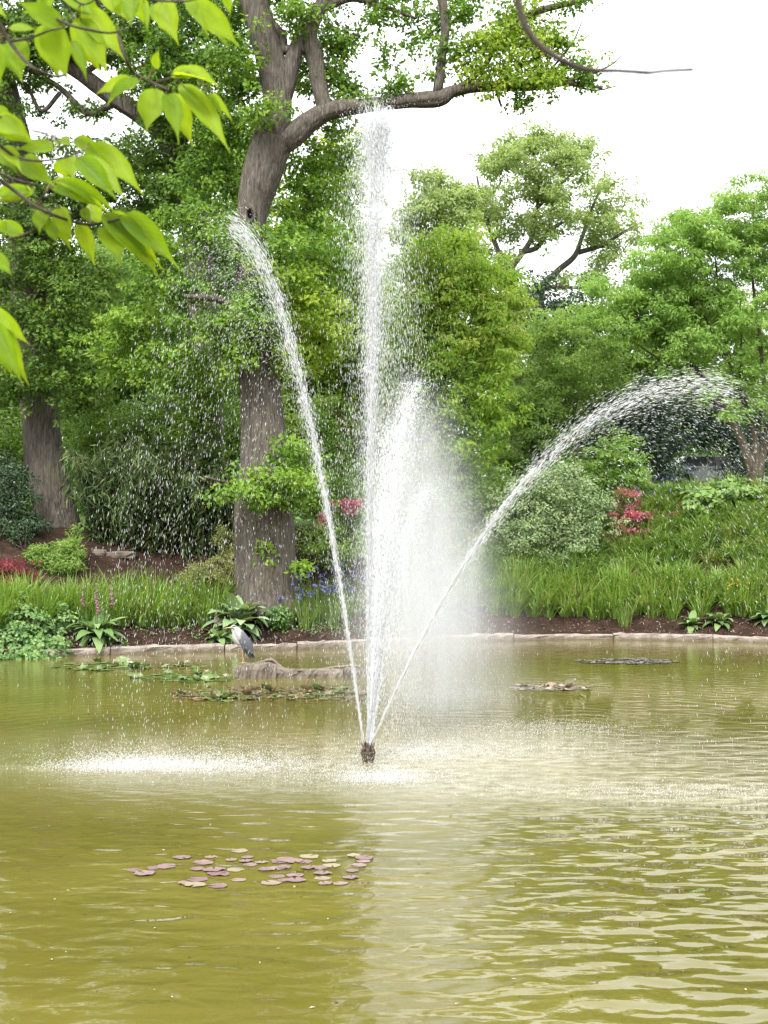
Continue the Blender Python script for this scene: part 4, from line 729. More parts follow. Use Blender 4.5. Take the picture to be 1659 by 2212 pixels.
# pale stone set in the soil by the bamboo
def rock_mb(p0, size, seed, seg=(14, 9)):
    mb = MB(); rg = np.random.default_rng(seed); u = np.linspace(0, 2 * math.pi, seg[0], endpoint=False); vv = np.linspace(-math.pi / 2, math.pi / 2, seg[1])
    U, Vv = np.meshgrid(u, vv); q = .6
    f = lambda a: np.sign(a) * np.abs(a) ** q
    rr = 1 + rg.normal(0, .05, U.shape)
    P = np.stack((f(np.cos(Vv)) * f(np.cos(U)) * rr * size[0], f(np.cos(Vv)) * f(np.sin(U)) * rr * size[1], f(np.sin(Vv)) * rr * size[2]), -1) + p0
    i = (np.arange(seg[1] - 1)[:, None] * seg[0]); j = np.arange(seg[0])[None]; k_ = (j + 1) % seg[0]
    mb.add(P.reshape(-1, 3), np.stack((i + j, i + k_, i + seg[0] + k_, i + seg[0] + j), -1).reshape(-1, 4)); return mb
b_ = hit(262, 1200); tag(rock_mb(b_, (.5, .35, .13), 3).build('stone', M['rock']), 'flat grey stone lying on the soil below the bamboo', 'stone')
b_ = hit(215, 1195); tag(rock_mb(b_, (.22, .2, .12), 5).build('stone', M['rock']), 'small rounded grey stone by the low green shrub', 'stone')

# ------------------------------------------------------------------ slab with driftwood, and the heron
DR = 32.2
s0 = ONW(640, 1462)
root = tag(empty('stone_slab', (float(s0[0]), float(s0[1]), 0)), 'long weathered stone slab with driftwood breaking the water under the heron', 'stone slab')
def slab(name, x0, x1, zt, dep, m, seed, yo=0):
    rg = np.random.default_rng(seed); n = 26; X = np.linspace(x0, x1, n); prof = [(-1, -.3), (-1, 0.02), (-.98, .55), (-.85, .95), (-.3, 1.0), (.5, .97), (.95, .8), (1, -.3)]
    mk = len(prof); zz = np.interp(np.linspace(0, 1, n), np.linspace(0, 1, len(zt)), zt)
    v = np.array([[(X[i] + rg.normal(0, .008), s0[1] + yo + a * dep + rg.normal(0, .018), b * zz[i] + rg.normal(0, .012) if b > 0 else -.3) for a, b in prof] for i in range(n)])
    q = [(i * mk + j, (i + 1) * mk + j, (i + 1) * mk + j + 1, i * mk + j + 1) for i in range(n - 1) for j in range(mk - 1)]
    mb = MB(); mb.add(v.reshape(-1, 3), q, [(0, j, j + 1) for j in range(1, mk - 1)] + [((n - 1) * mk, (n - 1) * mk + j + 1, (n - 1) * mk + j) for j in range(1, mk - 1)])
    return child(mb.build(name, m, None, False), root)
xv = lambda vx: (vx - CXV) / FV * DR
slab('block', xv(511), xv(600), [.24, .29, .30, .31, .32, .24], .3, M['rock'], 1)
slab('ledge', xv(596), xv(742), [.22, .17, .16, .15, .17, .18, .15], .26, M['rock'], 2, .05)
slab('ledge', xv(736), xv(790), [.13, .2, .2, .16, .05], .22, M['rock'], 3, .12)
mb = MB()
for k_ in range(4):
    off = RNG.normal(0, .04, 3) * np.array((1, 1.2, .5))
    tube(mb, [V(a, b, DR - .12) + off + RNG.normal(0, .012, 3) for a, b in ((545, 1436), (580, 1434), (597, 1442), (612, 1452), (650, 1455), (690, 1452), (730, 1447), (765, 1446), (785, 1456))], [.02, .035, .04, .035, .03, .03, .028, .025, .01], 6, 4, .25)
child(mb.build('driftwood', M['driftwood'], None, True), root)

hx, hy, hz = float(xv(527)), float(s0[1]) - .02, 0.29
heron = tag(empty('heron', (hx, hy, hz)), 'grey heron standing hunched on the stone slab facing left', 'heron')
heron.scale = (1.13,) * 3
hb = MB()
tube(hb, [(.13, 0, .2), (.09, 0, .30), (.04, 0, .40), (-.02, 0, .49), (-.07, 0, .57), (-.115, 0, .635), (-.145, 0, .675), (-.185, 0, .695), (-.215, 0, .688), (-.24, 0, .68)], [.03, .07, .098, .105, .092, .062, .047, .042, .03, .018], 14, 4)
tube(hb, [(-.05, 0, .38), (-.11, 0, .44), (-.155, 0, .5), (-.16, 0, .57), (-.14, 0, .63)], [.06, .062, .055, .048, .04], 12, 4)
tube(hb, [(-.0, -.035, .38), (.0, -.035, .28), (.0, -.035, .17), (.005, -.035, .09), (.0, -.035, .0)], [.045, .026, .012, .011, .012], 8, 4)
tube(hb, [(.02, .04, .38), (.025, .04, .28), (.02, .04, .17), (.025, .04, .09), (.02, .04, .0)], [.045, .026, .012, .011, .012], 8, 4)
for lx, ly in ((0, -.035), (.02, .04)):
    for a in (-2.7, 3.1, 2.6, .1): tube(hb, [(lx, ly, .012), (lx + .035 * math.cos(a), ly + .035 * math.sin(a), .014), (lx + .075 * math.cos(a), ly + .075 * math.sin(a), .006)], [.009, .008, .005], 6, 2)
m, t, o = mat('heron_plumage')
co = N(t, 'ShaderNodeTexCoord').outputs['Object']; s_ = N(t, 'ShaderNodeSeparateXYZ', {0: co})
bk = N(t, 'ShaderNodeMath', {0: s_.outputs[0], 1: 0.9}, operation='MULTIPLY'); sm_ = N(t, 'ShaderNodeMath', {0: s_.outputs[2], 1: bk.outputs[0]}, operation='SUBTRACT')
g1 = N(t, 'ShaderNodeMapRange', {0: s_.outputs[0], 1: -.06, 2: .0}).outputs[0]
zl = N(t, 'ShaderNodeMapRange', {0: s_.outputs[2], 1: .24, 2: .27}).outputs[0]
fn = N(t, 'ShaderNodeTexNoise', {'Vector': co, 'Scale': 40.0, 'Detail': 3.0}).outputs[0]
wh = ramp(t, fn, [(.3, (.42, .42, .43)), (.7, (.58, .57, .56))]); gr = ramp(t, fn, [(.3, (.13, .14, .165)), (.7, (.2, .21, .235))])
cc = N(t, 'ShaderNodeMix', {0: g1, 6: wh, 7: gr}, data_type='RGBA').outputs[2]; cc = N(t, 'ShaderNodeMix', {0: zl, 6: (.33, .24, .12, 1), 7: cc}, data_type='RGBA').outputs[2]
t.links.new(N(t, 'ShaderNodeBsdfPrincipled', {'Base Color': cc, 'Roughness': .8, 'Specular IOR Level': .2}).outputs[0], o.inputs[0])
ho = hb.build('body', m, heron, True)
rm = ho.modifiers.new('skin', 'REMESH'); rm.mode = 'VOXEL'; rm.voxel_size = .007; rm.use_smooth_shade = True
sm2 = ho.modifiers.new('soft', 'SMOOTH'); sm2.factor = .5; sm2.iterations = 3
mb = MB(); tube(mb, [(-.225, 0, .686), (-.29, 0, .68), (-.35, 0, .671), (-.385, 0, .666)], [.019, .014, .008, .002], 8, 3); mb.build('bill', plain('bill', (.5, .34, .12), .4), heron, True)
mb = MB(); 
for sy in (-1, 1): tube(mb, [(-.205, sy * .03, .706), (-.17, sy * .036, .716), (-.13, sy * .026, .7), (-.08, sy * .02, .66)], [.004, .012, .01, .003], 6, 3)
mb.build('crest', plain('black_feather', (.03, .03, .035), .6), heron, True)
mb = MB(); 
for sy in (-1, 1): tube(mb, [(-.205, sy * .031, .695), (-.205, sy * .037, .695)], [.007, .006], 8, 2)
mb.build('eye', plain('eye_yellow', (.5, .38, .05), .2), heron, True)
wg = plain('wing_grey', (.15, .16, .185), .75, .2); wd_ = plain('flight_feather', (.05, .055, .07), .7, .2)
for sy in (-1, 1):
    n, k_ = 12, 7; s = np.linspace(0, 1, n)
    cx = -.055 + .235 * s; cz = .585 - .4 * s; ww = .1 * np.sin(math.pi * np.clip(s * .86 + .12, 0, 1)) ** .7
    v = []
    for i in range(n):
        for j in np.linspace(-1, 1, k_):
            v.append((cx[i] + j * ww[i] * .86, sy * (.052 + .062 * math.sin(math.pi * min(1, s[i] * .9 + .15)) * (1 - .5 * j * j)), cz[i] + j * ww[i] * .5))
    i = (np.arange(n - 1)[:, None] * k_ + np.arange(k_ - 1)[None]).ravel(); mb = MB(); mb.add(v, np.stack((i, i + 1, i + k_ + 1, i + k_), -1)); mb.build('wing', wg, heron, True)
    mb = MB()
    for q in range(5): leaves(mb, np.array([(.02 + .022 * q, sy * (.1 - .012 * q), .30 - .012 * q + .03 * (q % 2))]), np.array([(0, float(sy), .1)]), np.array([(.5 + .03 * q, -.1 * sy, -.75)]), .26 - .012 * q, .05, .5)
    mb.build('flight_feathers', wd_, heron)

# ------------------------------------------------------------------ water lilies
def pad_mesh(m, curl=.0, seg=16):
    a = np.linspace(.16, 2 * math.pi - .16, seg); r = .5 * (1 + RNG.normal(0, .075, seg))
    z = np.abs(RNG.normal(0, .008 + curl, seg)) + .004
    ri = r * .55; v = [(0, 0, .006)] + [(ri[i] * math.cos(a[i]), ri[i] * math.sin(a[i]), .008) for i in range(seg)] + [(r[i] * math.cos(a[i]), r[i] * math.sin(a[i]), z[i]) for i in range(seg)]
    mb = MB(); mb.add(v, [(1 + i, 1 + seg + i, 2 + seg + i, 2 + i) for i in range(seg - 1)], [(0, 1 + i, 2 + i) for i in range(seg - 1)]); return mb.mesh('lily_pad', m, True)
def padmat(name, stops, rough=.35):
    m, t, o = mat(name); f = N(t, 'ShaderNodeObjectInfo').outputs['Random']
    nz_ = N(t, 'ShaderNodeTexNoise', {'Vector': N(t, 'ShaderNodeTexCoord').outputs['Object'], 'Scale': 5.0, 'Detail': 4.0}).outputs[0]
    f2 = N(t, 'ShaderNodeMath', {0: nz_, 1: .5, 2: -.25}, operation='MULTIPLY_ADD').outputs[0]; f3 = N(t, 'ShaderNodeMath', {0: f, 1: f2}, operation='ADD').outputs[0]
    t.links.new(N(t, 'ShaderNodeBsdfPrincipled', {'Base Color': ramp(t, f3, stops), 'Roughness': rough, 'Specular IOR Level': .5}).outputs[0], o.inputs[0]); return m
M['pad_p'] = padmat('purple_pad', [(.1, (.23, .14, .145)), (.6, (.31, .21, .2)), (.95, (.34, .29, .18))])
M['pad_g'] = padmat('green_pad', [(.1, (.07, .13, .02)), (.5, (.12, .19, .035)), (.9, (.19, .26, .06))])
M['pad_b'] = padmat('brownish_pad', [(.1, (.12, .09, .04)), (.5, (.15, .16, .045)), (.9, (.26, .17, .1))])
M['pad_s'] = padmat('silvery_pad', [(.1, (.12, .1, .1)), (.5, (.2, .18, .17)), (.9, (.26, .22, .2))], .2)
def lily(label, spots, mats_, flowers=(), curled=0, bits=None):
    c = np.mean([ONW(a, b) for a, b, *_ in spots], 0)
    root = tag(empty('water_lily', (float(c[0]), float(c[1]), 0)), label, 'water lily')
    ms = [pad_mesh(m_, q) for m_ in mats_ for q in (.0, .03)]; cur = [pad_mesh(m_, .14) for m_ in mats_]
    for k_, (a, b, s_) in enumerate(spots):
        p = ONW(a, b); o = bpy.data.objects.new('lily_pad', ms[k_ % len(ms)]); C.objects.link(o); o.parent = root
        o.location = (p[0] - c[0], p[1] - c[1], .002 + .002 * (k_ % 5)); o.scale = (s_, s_ * random.uniform(.85, 1.1), s_); o.rotation_euler = (0, 0, random.uniform(0, 6.28))
    for k_ in range(curled):
        a, b, s_ = random.choice(spots); p = ONW(a + random.uniform(-8, 8), b); o = bpy.data.objects.new('raised_pad', random.choice(cur)); C.objects.link(o); o.parent = root
        o.location = (p[0] - c[0], p[1] - c[1], s_ * .22); o.scale = (s_, s_ * .7, s_); o.rotation_euler = (random.uniform(.5, 1.1) * random.choice((-1, 1)), random.uniform(-.3, .3), random.uniform(-.6, .6))
    for a, b in flowers:
        p = ONW(a, b); mb = MB(); n = 14; az = np.arange(n) * 2.4; e = np.linspace(.5, 1.35, n)
        leaves(mb, np.zeros((n, 3)) + np.array((0, 0, .05)), np.stack((-np.cos(az) * np.sin(e), -np.sin(az) * np.sin(e), np.cos(e)), -1), np.stack((np.cos(az) * np.cos(e), np.sin(az) * np.cos(e), np.sin(e)), -1), .13, .055, .5, .2)
        o = mb.build('flower', plain('lily_petal', (.75, .72, .5), .5), root); o.location = (p[0] - c[0], p[1] - c[1], 0)
    if bits:
        mb = MB(); (a0, a1, b0, b1, n) = bits
        P_ = np.array([ONW(random.uniform(a0, a1), random.uniform(b0, b1)) for _ in range(n)]); P_[:, 2] = RNG.random(n) * .07
        leaves(mb, P_ - np.array((c[0], c[1], 0)), rdir(n), norm(RNG.normal(size=(n, 3)) * np.array((1, 1, .25))), RNG.uniform(.06, .2, n), RNG.uniform(.02, .05, n), RNG.random(n))
        o = mb.build('withered_stalks', leafmat('withered_lily', (.06, .04, .028), (.13, .085, .045), (.24, .16, .085), .1, g=1.4)); o.parent = root; o['kind'] = 'stuff'
    return root
def spread(vx, vy, rx, ry, n, s_, hole=.0): 
    o = []
    while len(o) < n:
        a, b = random.uniform(-1, 1), random.uniform(-1, 1)
        if a * a + b * b < 1: o.append((vx + a * rx, vy + b * ry, s_ * random.uniform(.75, 1.2)))
    return o
zf = lambda zx, zy: (((300 + zx / 2.5136) / 1.1573), ((2080 + zy / 2.5136) / 1.1573))
near_spots = [(85, 240), (210, 230), (290, 218), (155, 264), (390, 164), (572, 158), (752, 120), (520, 197), (485, 235), (590, 242), (725, 237), (620, 265), (490, 301), (405, 325), (470, 335), (615, 340), (745, 303), (700, 178), (800, 162), (790, 187), (820, 205), (890, 192), (1000, 190), (1040, 178), (1085, 186), (1160, 190), (1190, 155), (910, 237), (975, 232), (1030, 227), (985, 280), (1100, 275), (950, 322), (1030, 308), (1105, 306), (1315, 182), (1330, 212), (1190, 226), (1260, 228), (1275, 264), (1272, 291), (1290, 324), (1385, 326), (1450, 290), (1460, 248), (1500, 210), (1530, 185), (1470, 150), (1535, 165)]
lily('loose scatter of purple brown lily pads floating in the near water', [(*zf(a, b), .16 * random.uniform(.7, 1.25)) for a, b in near_spots], [M['pad_p']])
lily('green lily pads with cream buds floating in front of the left kerb', spread(225, 1440, 115, 9, 60, .26) + spread(390, 1441, 60, 4, 12, .24), [M['pad_g']], [(250, 1438), (405, 1440)], 9)
lily('green lily pads with raised leaves left of the stone slab', spread(400, 1464, 120, 10, 60, .26), [M['pad_g']], [(447, 1462), (488, 1472)], 9)
lily('ragged lily patch with withered brown stalks in front of the stone slab', spread(520, 1503, 160, 13, 90, .26) + spread(700, 1498, 90, 14, 50, .25), [M['pad_b'], M['pad_g']], [], 14, (370, 790, 1488, 1516, 330))
lily('flat silvery grey lily patch floating near the right kerb', spread(1358, 1429, 105, 6, 90, .27), [M['pad_s']])
lily('pinkish brown lily patch in the water right of the mist', spread(1190, 1485, 95, 7, 60, .25), [M['pad_p'], M['pad_b']], [], 3)

# specks drifting on the pond
mb = MB(); n = 90; P_ = np.array([ONW(random.uniform(0, 1659), 1700 + 480 * random.random() ** 1.2) for _ in range(n)]); P_[:, 2] = .006
leaves(mb, P_, norm(RNG.normal(size=(n, 3)) * .15 + np.array((0, 0, 1.))), rdir(n) * np.array((1, 1, .1)), RNG.uniform(.015, .05, n), RNG.uniform(.008, .02, n), np.where(RNG.random(n) < .5, RNG.random(n) * .5, 1))
tag(mb.build('floating_debris', M['chip']), 'tiny leaf specks drifting on the near water', 'debris', kind='stuff')

# ------------------------------------------------------------------ fountain head
root = tag(empty('fountain_head', (float(FC[0]), float(FC[1]), 0)), 'small bronze fountain head with upright nozzles in the middle of the pond', 'fountain')
brz = noisemat('bronze', (.06, .045, .03), (.16, .12, .085), 30, .5, .002)
def lathe(rows, seg=20):
    mb = MB(); th = np.linspace(0, 2 * math.pi, seg, endpoint=False); v = np.array([[(r * math.cos(a), r * math.sin(a), z) for a in th] for r, z in rows]); n = len(rows)
    i = np.arange(n - 1)[:, None] * seg; j = np.arange(seg)[None]; k_ = (j + 1) % seg
    mb.add(v.reshape(-1, 3), np.stack((i + j, i + k_, i + seg + k_, i + seg + j), -1).reshape(-1, 4)); return mb
lathe([(.0, -.3), (.07, -.3), (.07, .02), (.085, .04), (.095, .1), (.085, .115), (.0, .115)]).build('base', brz, root, False)
lathe([(.0, .113), (.102, .113), (.104, .128), (.102, .142), (.0, .144)]).build('ring', brz, root, False)
JET = [(-.16, 0), (0.02, 0), (.42, -.1), (.08, .38), (.1, .41), (.06, .36), (-.14, .3), (.2, .3)]
for i, (lx, ly) in enumerate([(-.066, -.02), (0, 0), (.066, -.02), (-.03, .06), (.035, .06), (.0, -.07)]):
    mb = MB(); tube(mb, [(lx, ly, .13), (lx, ly, .165), (lx, ly, .19)], [.026, .026, .02], 10, 2)
    for s_ in (-1, 1): tube(mb, [(lx, ly, .18), (lx + s_ * .008, ly, .21), (lx + s_ * .018 * (1 if i % 2 == 0 else .4), ly, .265)], [.009, .009, .008], 7, 2)
    mb.build('nozzle', brz, root, True)

# ------------------------------------------------------------------ water jets
def fly(v0, n, jit, kmean, tmax, p0, kexp=1.0, tp=1.0, kmin=.02):
    """drops thrown from the nozzle with air drag, each caught at a random age"""
    v = np.asarray(v0, float)[None] * (1 + RNG.normal(0, jit * .5, (n, 1))) + RNG.normal(size=(n, 3)) * jit * np.linalg.norm(v0)
    p = np.repeat(np.asarray(p0, float)[None], n, 0) + RNG.normal(size=(n, 3)) * .008
    k_ = kmin + RNG.exponential(kmean, n); age = RNG.random(n) ** tp * tmax; dt = .02; tt = np.zeros(n)
    for _ in range(int(tmax / dt)):
        act = (tt < age)[:, None]; h = np.minimum(dt, np.maximum(age - tt, 0))[:, None]
        dec = np.where(tt > .25, k_, .0)[:, None]
        v = np.where(act, v - (dec * v + np.array((0, 0, 9.81))) * h, v); p = p + v * h; tt += dt
    ok = p[:, 2] > .01; return p[ok], v[ok], age[ok]
P0 = np.array((FC[0], FC[1], .26))
def jet(label, v0, n, jit, kmean, tmax, core=.3, r=(.004, .009), off=0.0, tp=1.0, kmin=.02, mist=0, strands=5):
    root = tag(empty('water_jet', tuple(float(q) for q in P0 + np.array((off, 0, 0)))), label, 'water jet')
    v0 = np.asarray(v0, float); p0 = P0 + np.array((off, 0, 0)); mb = MB()
    tt = np.linspace(0, core, 26); c = p0 + v0 * tt[:, None] + np.array((0, 0, -4.905)) * (tt ** 2)[:, None]
    for _ in range(strands):
        w_ = RNG.normal(size=(26, 3)) * (.002 + .016 * tt / core)[:, None]; tube(mb, c + w_, .0055 + .004 * RNG.random(26) - .005 * (tt / core), 5, 1, .2)
    child(mb.build('stream', M['drop'], None, True), root)
    mb = MB()
    p, v, a = fly(v0, n, jit, kmean, tmax, p0, tp=tp, kmin=kmin); rr = RNG.uniform(r[0], r[1], len(p)) * 1.15 * np.where(RNG.random(len(p)) < .06, 1.7, 1)
    sp = np.linalg.norm(v, axis=1); fine_drops(mb, p, v, rr, np.minimum(rr * (2 + np.minimum(sp, 9) * 1.0), .026))
    n2 = int(n * .4); p, v, a = fly(v0, n2, jit * .5, .02, core * 2.2, p0); rr = RNG.uniform(.0023, .005, len(p)); fine_drops(mb, p, v, rr, RNG.uniform(.02, .055, len(p)))
    if mist:
        p, v, a = fly(v0, mist, jit * 1.5, kmean * 3.0, tmax * 1.5, p0, tp=.7, kmin=.2); rr = RNG.uniform(.0016, .0036, len(p)); fine_drops(mb, p, v, rr, rr * 8)
    o = mb.build('droplets', M['drop']); child(o, root); o['kind'] = 'stuff'; return root
jet('tall central water jet shooting straight up to the oak limb', (.12, 0, 12.95), 30000, .0125, .07, 2.45, .75, (.0013, .0034), tp=.9, mist=20000, strands=9)
jet('left water jet arching over and raining down left of the oak trunk', (-1.6, -.05, 11.85), 8500, .0125, .26, 2.5, .5, (.0013, .0034), -.06, mist=6500, strands=7)
jet('right water jet arching out low across the shrubs towards the picture edge', (4.25, -.9, 9.75), 7500, .017, .14, 1.9, .5, (.0012, .0028), .05, mist=5000, strands=7)
jet('slanting jet just right of the central one, breaking into white mist', (.78, 4.0, 10.3), 9000, .022, .35, 2.4, .45, (.0022, .0045), .03, mist=24000)
jet('steep jet leaning away behind the central one into the mist', (.38, 3.6, 9.6), 6000, .024, .35, 2.3, .45, (.0022, .0045), .02, mist=14000)
jet('lower jet on the right side of the mist curtain', (1.12, 3.8, 8.4), 6000, .026, .35, 2.2, .45, (.0022, .0045), .04, mist=18000)

# drifting mist where the slanting jets come apart
m, t, o = mat('spray_mist')
geo = N(t, 'ShaderNodeNewGeometry').outputs['Position']; s_ = N(t, 'ShaderNodeSeparateXYZ', {0: geo})
wob = N(t, 'ShaderNodeTexNoise', {'Vector': N(t, 'ShaderNodeMapping', {0: geo, 'Scale': (1.3, .6, .5)}).outputs[0], 'Scale': 1.0, 'Detail': 3.0}).outputs[0]
xc = math_('ADD', math_('MULTIPLY_ADD', s_.outputs[2], -.07, .62), math_('MULTIPLY', wob, .6)); hw = math_('MULTIPLY_ADD', s_.outputs[2], -.14, 1.3)
dx = math_('DIVIDE', math_('SUBTRACT', s_.outputs[0], xc), hw); fx = math_('POWER', 2.71828, math_('MULTIPLY', math_('MULTIPLY', dx, dx), -1.7))
zz_ = math_('MULTIPLY_ADD', wob, 2.6, s_.outputs[2])
fz = math_('MULTIPLY', N(t, 'ShaderNodeMapRange', {0: zz_, 1: 7.0, 2: 3.4}).outputs[0], N(t, 'ShaderNodeMapRange', {0: s_.outputs[2], 1: 0.0, 2: 1.4, 3: .35, 4: 1.0}).outputs[0])
dy = math_('DIVIDE', math_('SUBTRACT', s_.outputs[1], 25.6), 2.4); fy = math_('POWER', 2.71828, math_('MULTIPLY', math_('MULTIPLY', dy, dy), -1.0))
nzv = N(t, 'ShaderNodeTexNoise', {'Vector': N(t, 'ShaderNodeMapping', {0: geo, 'Scale': (2.8, .8, .4)}).outputs[0], 'Scale': 1.0, 'Detail': 4.0, 'Roughness': 0.6}).outputs[0]
nf = N(t, 'ShaderNodeMapRange', {0: nzv, 1: .36, 2: .68, 3: .3, 4: 1.45}).outputs[0]
dens_ = math_('MULTIPLY', math_('MULTIPLY', math_('MULTIPLY', fx, fy), math_('MULTIPLY', fz, nf)), .6)
pv = N(t, 'ShaderNodeVolumePrincipled', {'Color': (.74, .75, .76, 1), 'Density': dens_, 'Anisotropy': .2}); t.links.new(pv.outputs[0], o.inputs['Volume'])
mb = MB(); box(mb, (-1.6, 21.0, .03), (3.4, 30.0, 5.9)); mo = mb.build('spray_mist', m)
tag(mo, 'pale cloud of fine mist right of the central jet', 'mist', kind='stuff')

# splashes where the drops strike the pond
def splash(label, spots):
    mb = MB()
    for (cx, cy, sx, sy, n, hh) in spots:
        n = int(n * 1.5)
        x = RNG.normal(cx, sx, n); y = RNG.normal(cy, sy, n); z = np.minimum(np.abs(RNG.exponential(hh, n)), hh * 5) + .006
        rr = RNG.uniform(.002, .0048, n); fine_drops(mb, np.stack((x, y, z), -1), RNG.normal(size=(n, 3)) * .4 + np.array((0, 0, 1)), rr, rr * RNG.uniform(1.2, 3, n))
    tag(mb.build('splash', M['drop']), label, 'splash', kind='stuff')
splash('white splashes where the left jet rains into the pond', [(-3.3, 19.3, .5, .22, 7000, .065), (-2.3, 19.35, .8, .35, 5500, .05), (-2.6, 20.0, 1.4, 1.0, 1600, .03)])
splash('white splashes right in front of the fountain head', [(-.05, 18.3, .28, .2, 2600, .055), (-.1, 18.6, .8, .5, 1500, .03), (.5, 20.4, .35, .35, 1800, .06)])
splash('scattered splashes across the churned water right of the fountain', [(1.0, 20.8, .8, .6, 2200, .04), (2.4, 23.2, .8, .5, 1800, .05), (1.5, 22.4, 1.2, 1.0, 1600, .03), (3.6, 17.4, 1.2, .4, 1500, .02), (1.3, 28.2, .6, .6, 1600, .06)])

# ------------------------------------------------------------------ parked car glimpsed between the hollies
DCAR = 66.0; cp = V(1540, 1066, DCAR)
car = tag(empty('parked_car', (float(cp[0]), DCAR, 4.95 + .25)), 'white parked car glimpsed between dark hollies at the right', 'car')
white = plain('car_paint', (1.15, 1.16, 1.17), .25); glass = plain('car_glass', (.16, .18, .2), .08); tyre = plain('tyre_rubber', (.02, .02, .02), .8)
def extr(prof, y0, y1, m, name, inset=0):
    mb = MB(); n = len(prof); mb.add([(x, y0, z) for x, z in prof] + [(x, y1, z) for x, z in prof], [(i, (i + 1) % n, n + (i + 1) % n, n + i) for i in range(n)], [(0, i, i + 1) for i in range(1, n - 1)] + [(n, n + i + 1, n + i) for i in range(1, n - 1)]); return mb.build(name, m, car)
extr([(-2.1, .3), (2.1, .3), (2.15, .6), (2.05, .85), (1.2, .95), (-1.9, .98), (-2.12, .8)], -.85, .85, white, 'body')
extr([(1.15, .94), (.45, 1.42), (-1.3, 1.46), (-1.85, .97)], -.74, .74, white, 'cabin')
extr([(1.0, .97), (.42, 1.36), (-.35, 1.39), (-.35, .97)], -.76, -.75, glass, 'window'); extr([(-.45, .97), (-.45, 1.39), (-1.25, 1.39), (-1.65, 1.0)], -.76, -.75, glass, 'window')
for wx in (-1.3, 1.3):
    for wy in (-.8, .8):
        mb = MB(); tube(mb, [(wx, wy - .1, .32), (wx, wy + .1, .32)], [.32, .32], 18, 2); mb.build('wheel', tyre, car, False)

# ------------------------------------------------------------------ near branches hanging into the picture
ZS = 3.097
def nz7(x, y): return (x / ZS, y / ZS)
def nz8(x, y): return (x / ZS, 380.2 + y / ZS)
NL = [ # f, base, tip, width, depth
 (7,(940,545),(715,685),170),(7,(1040,590),(985,885),220),(7,(1150,620),(1280,960),170),(7,(1200,560),(1500,1020),190),(7,(1170,500),(1450,555),140),(7,(1230,580),(1400,760),80),(7,(1420,620),(1560,830),50),(7,(1040,460),(1070,340),90),
 (7,(1080,10),(1185,280),190),(7,(1230,0),(1395,240),90),(7,(1280,0),(1570,300),190),(7,(1490,-60),(1535,95),80),(7,(910,-20),(960,150),160),(7,(960,10),(985,215),60),
 (7,(330,150),(455,510),240),(7,(470,270),(580,525),110),(7,(530,120),(710,480),200),(7,(560,60),(815,380),210),(7,(430,170),(170,70),190),(7,(100,270),(140,530),240),(7,(-20,290),(0,560),170),(7,(-80,40),(40,110),90),
 (7,(440,-40),(690,110),150),(7,(690,-50),(860,140),150),(7,(290,-90),(340,70),150),(7,(60,190),(245,215),80),(7,(560,-60),(620,90),140),(7,(820,-60),(760,80),120),
 (7,(-40,790),(230,970),190),(7,(370,990),(140,1020),150),(7,(0,990),(145,1145),130),(7,(150,1070),(360,1240),180),(7,(440,1050),(490,1195),170),(7,(500,930),(750,1115),120),(7,(540,1050),(815,1335),190),(7,(620,950),(930,1300),180),(7,(400,930),(480,990),90),(7,(-60,760),(90,800),150),
 (8,(225,90),(5,190),130),(8,(285,215),(270,390),130),(8,(350,280),(470,485),110),(8,(520,320),(630,585),130),(8,(400,210),(480,440),130),(8,(690,335),(800,605),180),(8,(380,30),(770,230),100),(8,(400,90),(670,220),120),(8,(760,240),(955,495),90),(8,(830,260),(1180,595),190),(8,(710,250),(1065,610),190),(8,(800,330),(1045,690),130),(8,(160,395),(-70,330),140),(8,(-50,510),(70,660),110),(8,(-70,880),(180,1110),140),(8,(-70,950),(75,1325),180),(8,(-20,960),(178,1375),165),(8,(340,60),(540,190),70),(8,(580,210),(655,310),90),(8,(600,180),(690,330),110)]
BR = {1: [(7, [(620, -60), (700, 120), (790, 250), (840, 390), (900, 490), (1000, 545), (1120, 600)], 28), (7, [(1050, 548), (1150, 520), (1260, 485)], 15), (7, [(400, -40), (480, 90), (540, 210), (640, 300), (830, 390)], 17), (7, [(860, -40), (1000, -5), (1150, 10), (1290, 0), (1500, -70)], 16)],
      2: [(7, [(170, -60), (330, 90), (450, 160), (600, 200), (740, 220), (860, 190)], 24), (7, [(-60, 60), (60, 270), (170, 410), (250, 470), (370, 510), (440, 500)], 28), (7, [(70, 275), (200, 255), (330, 205), (430, 185)], 20), (7, [(430, -60), (560, 30), (700, -50)], 16)],
      3: [(7, [(-60, 920), (90, 1040), (230, 1075), (400, 1060), (560, 1010)], 22), (7, [(-60, 750), (150, 850), (400, 930)], 12)],
      4: [(7, [(-60, 1140), (100, 1200), (260, 1240)], 20), (8, [(-60, -20), (100, 100), (230, 200), (380, 270), (550, 320), (650, 320), (800, 290)], 28), (8, [(60, 420), (160, 395), (250, 350)], 16), (8, [(230, 200), (300, 120), (380, 50)], 12)],
      5: [(8, [(-120, 820), (-60, 900), (-20, 960)], 20)]}
BL = {1: 'leafy branch dipping in from the top with a lime leaf cluster at its end', 2: 'leafy branch fork crowding the top left corner with backlit leaves', 3: 'leafy branch entering at the left edge in the middle of the three', 4: 'longest leafy branch sweeping in from the left edge with drooping lime leaves', 5: 'leaf spray at the lower left edge, the lowest of the near branches'}
DN = {1: 2.85, 2: 2.65, 3: 2.75, 4: 2.9, 5: 2.7}
def owner(f, x, y):
    if f == 7: return 1 if (x > 700 or (x > 500 and y < 60)) and y < 750 else (2 if y < 700 else 3)
    return 5 if y > 500 else (4)
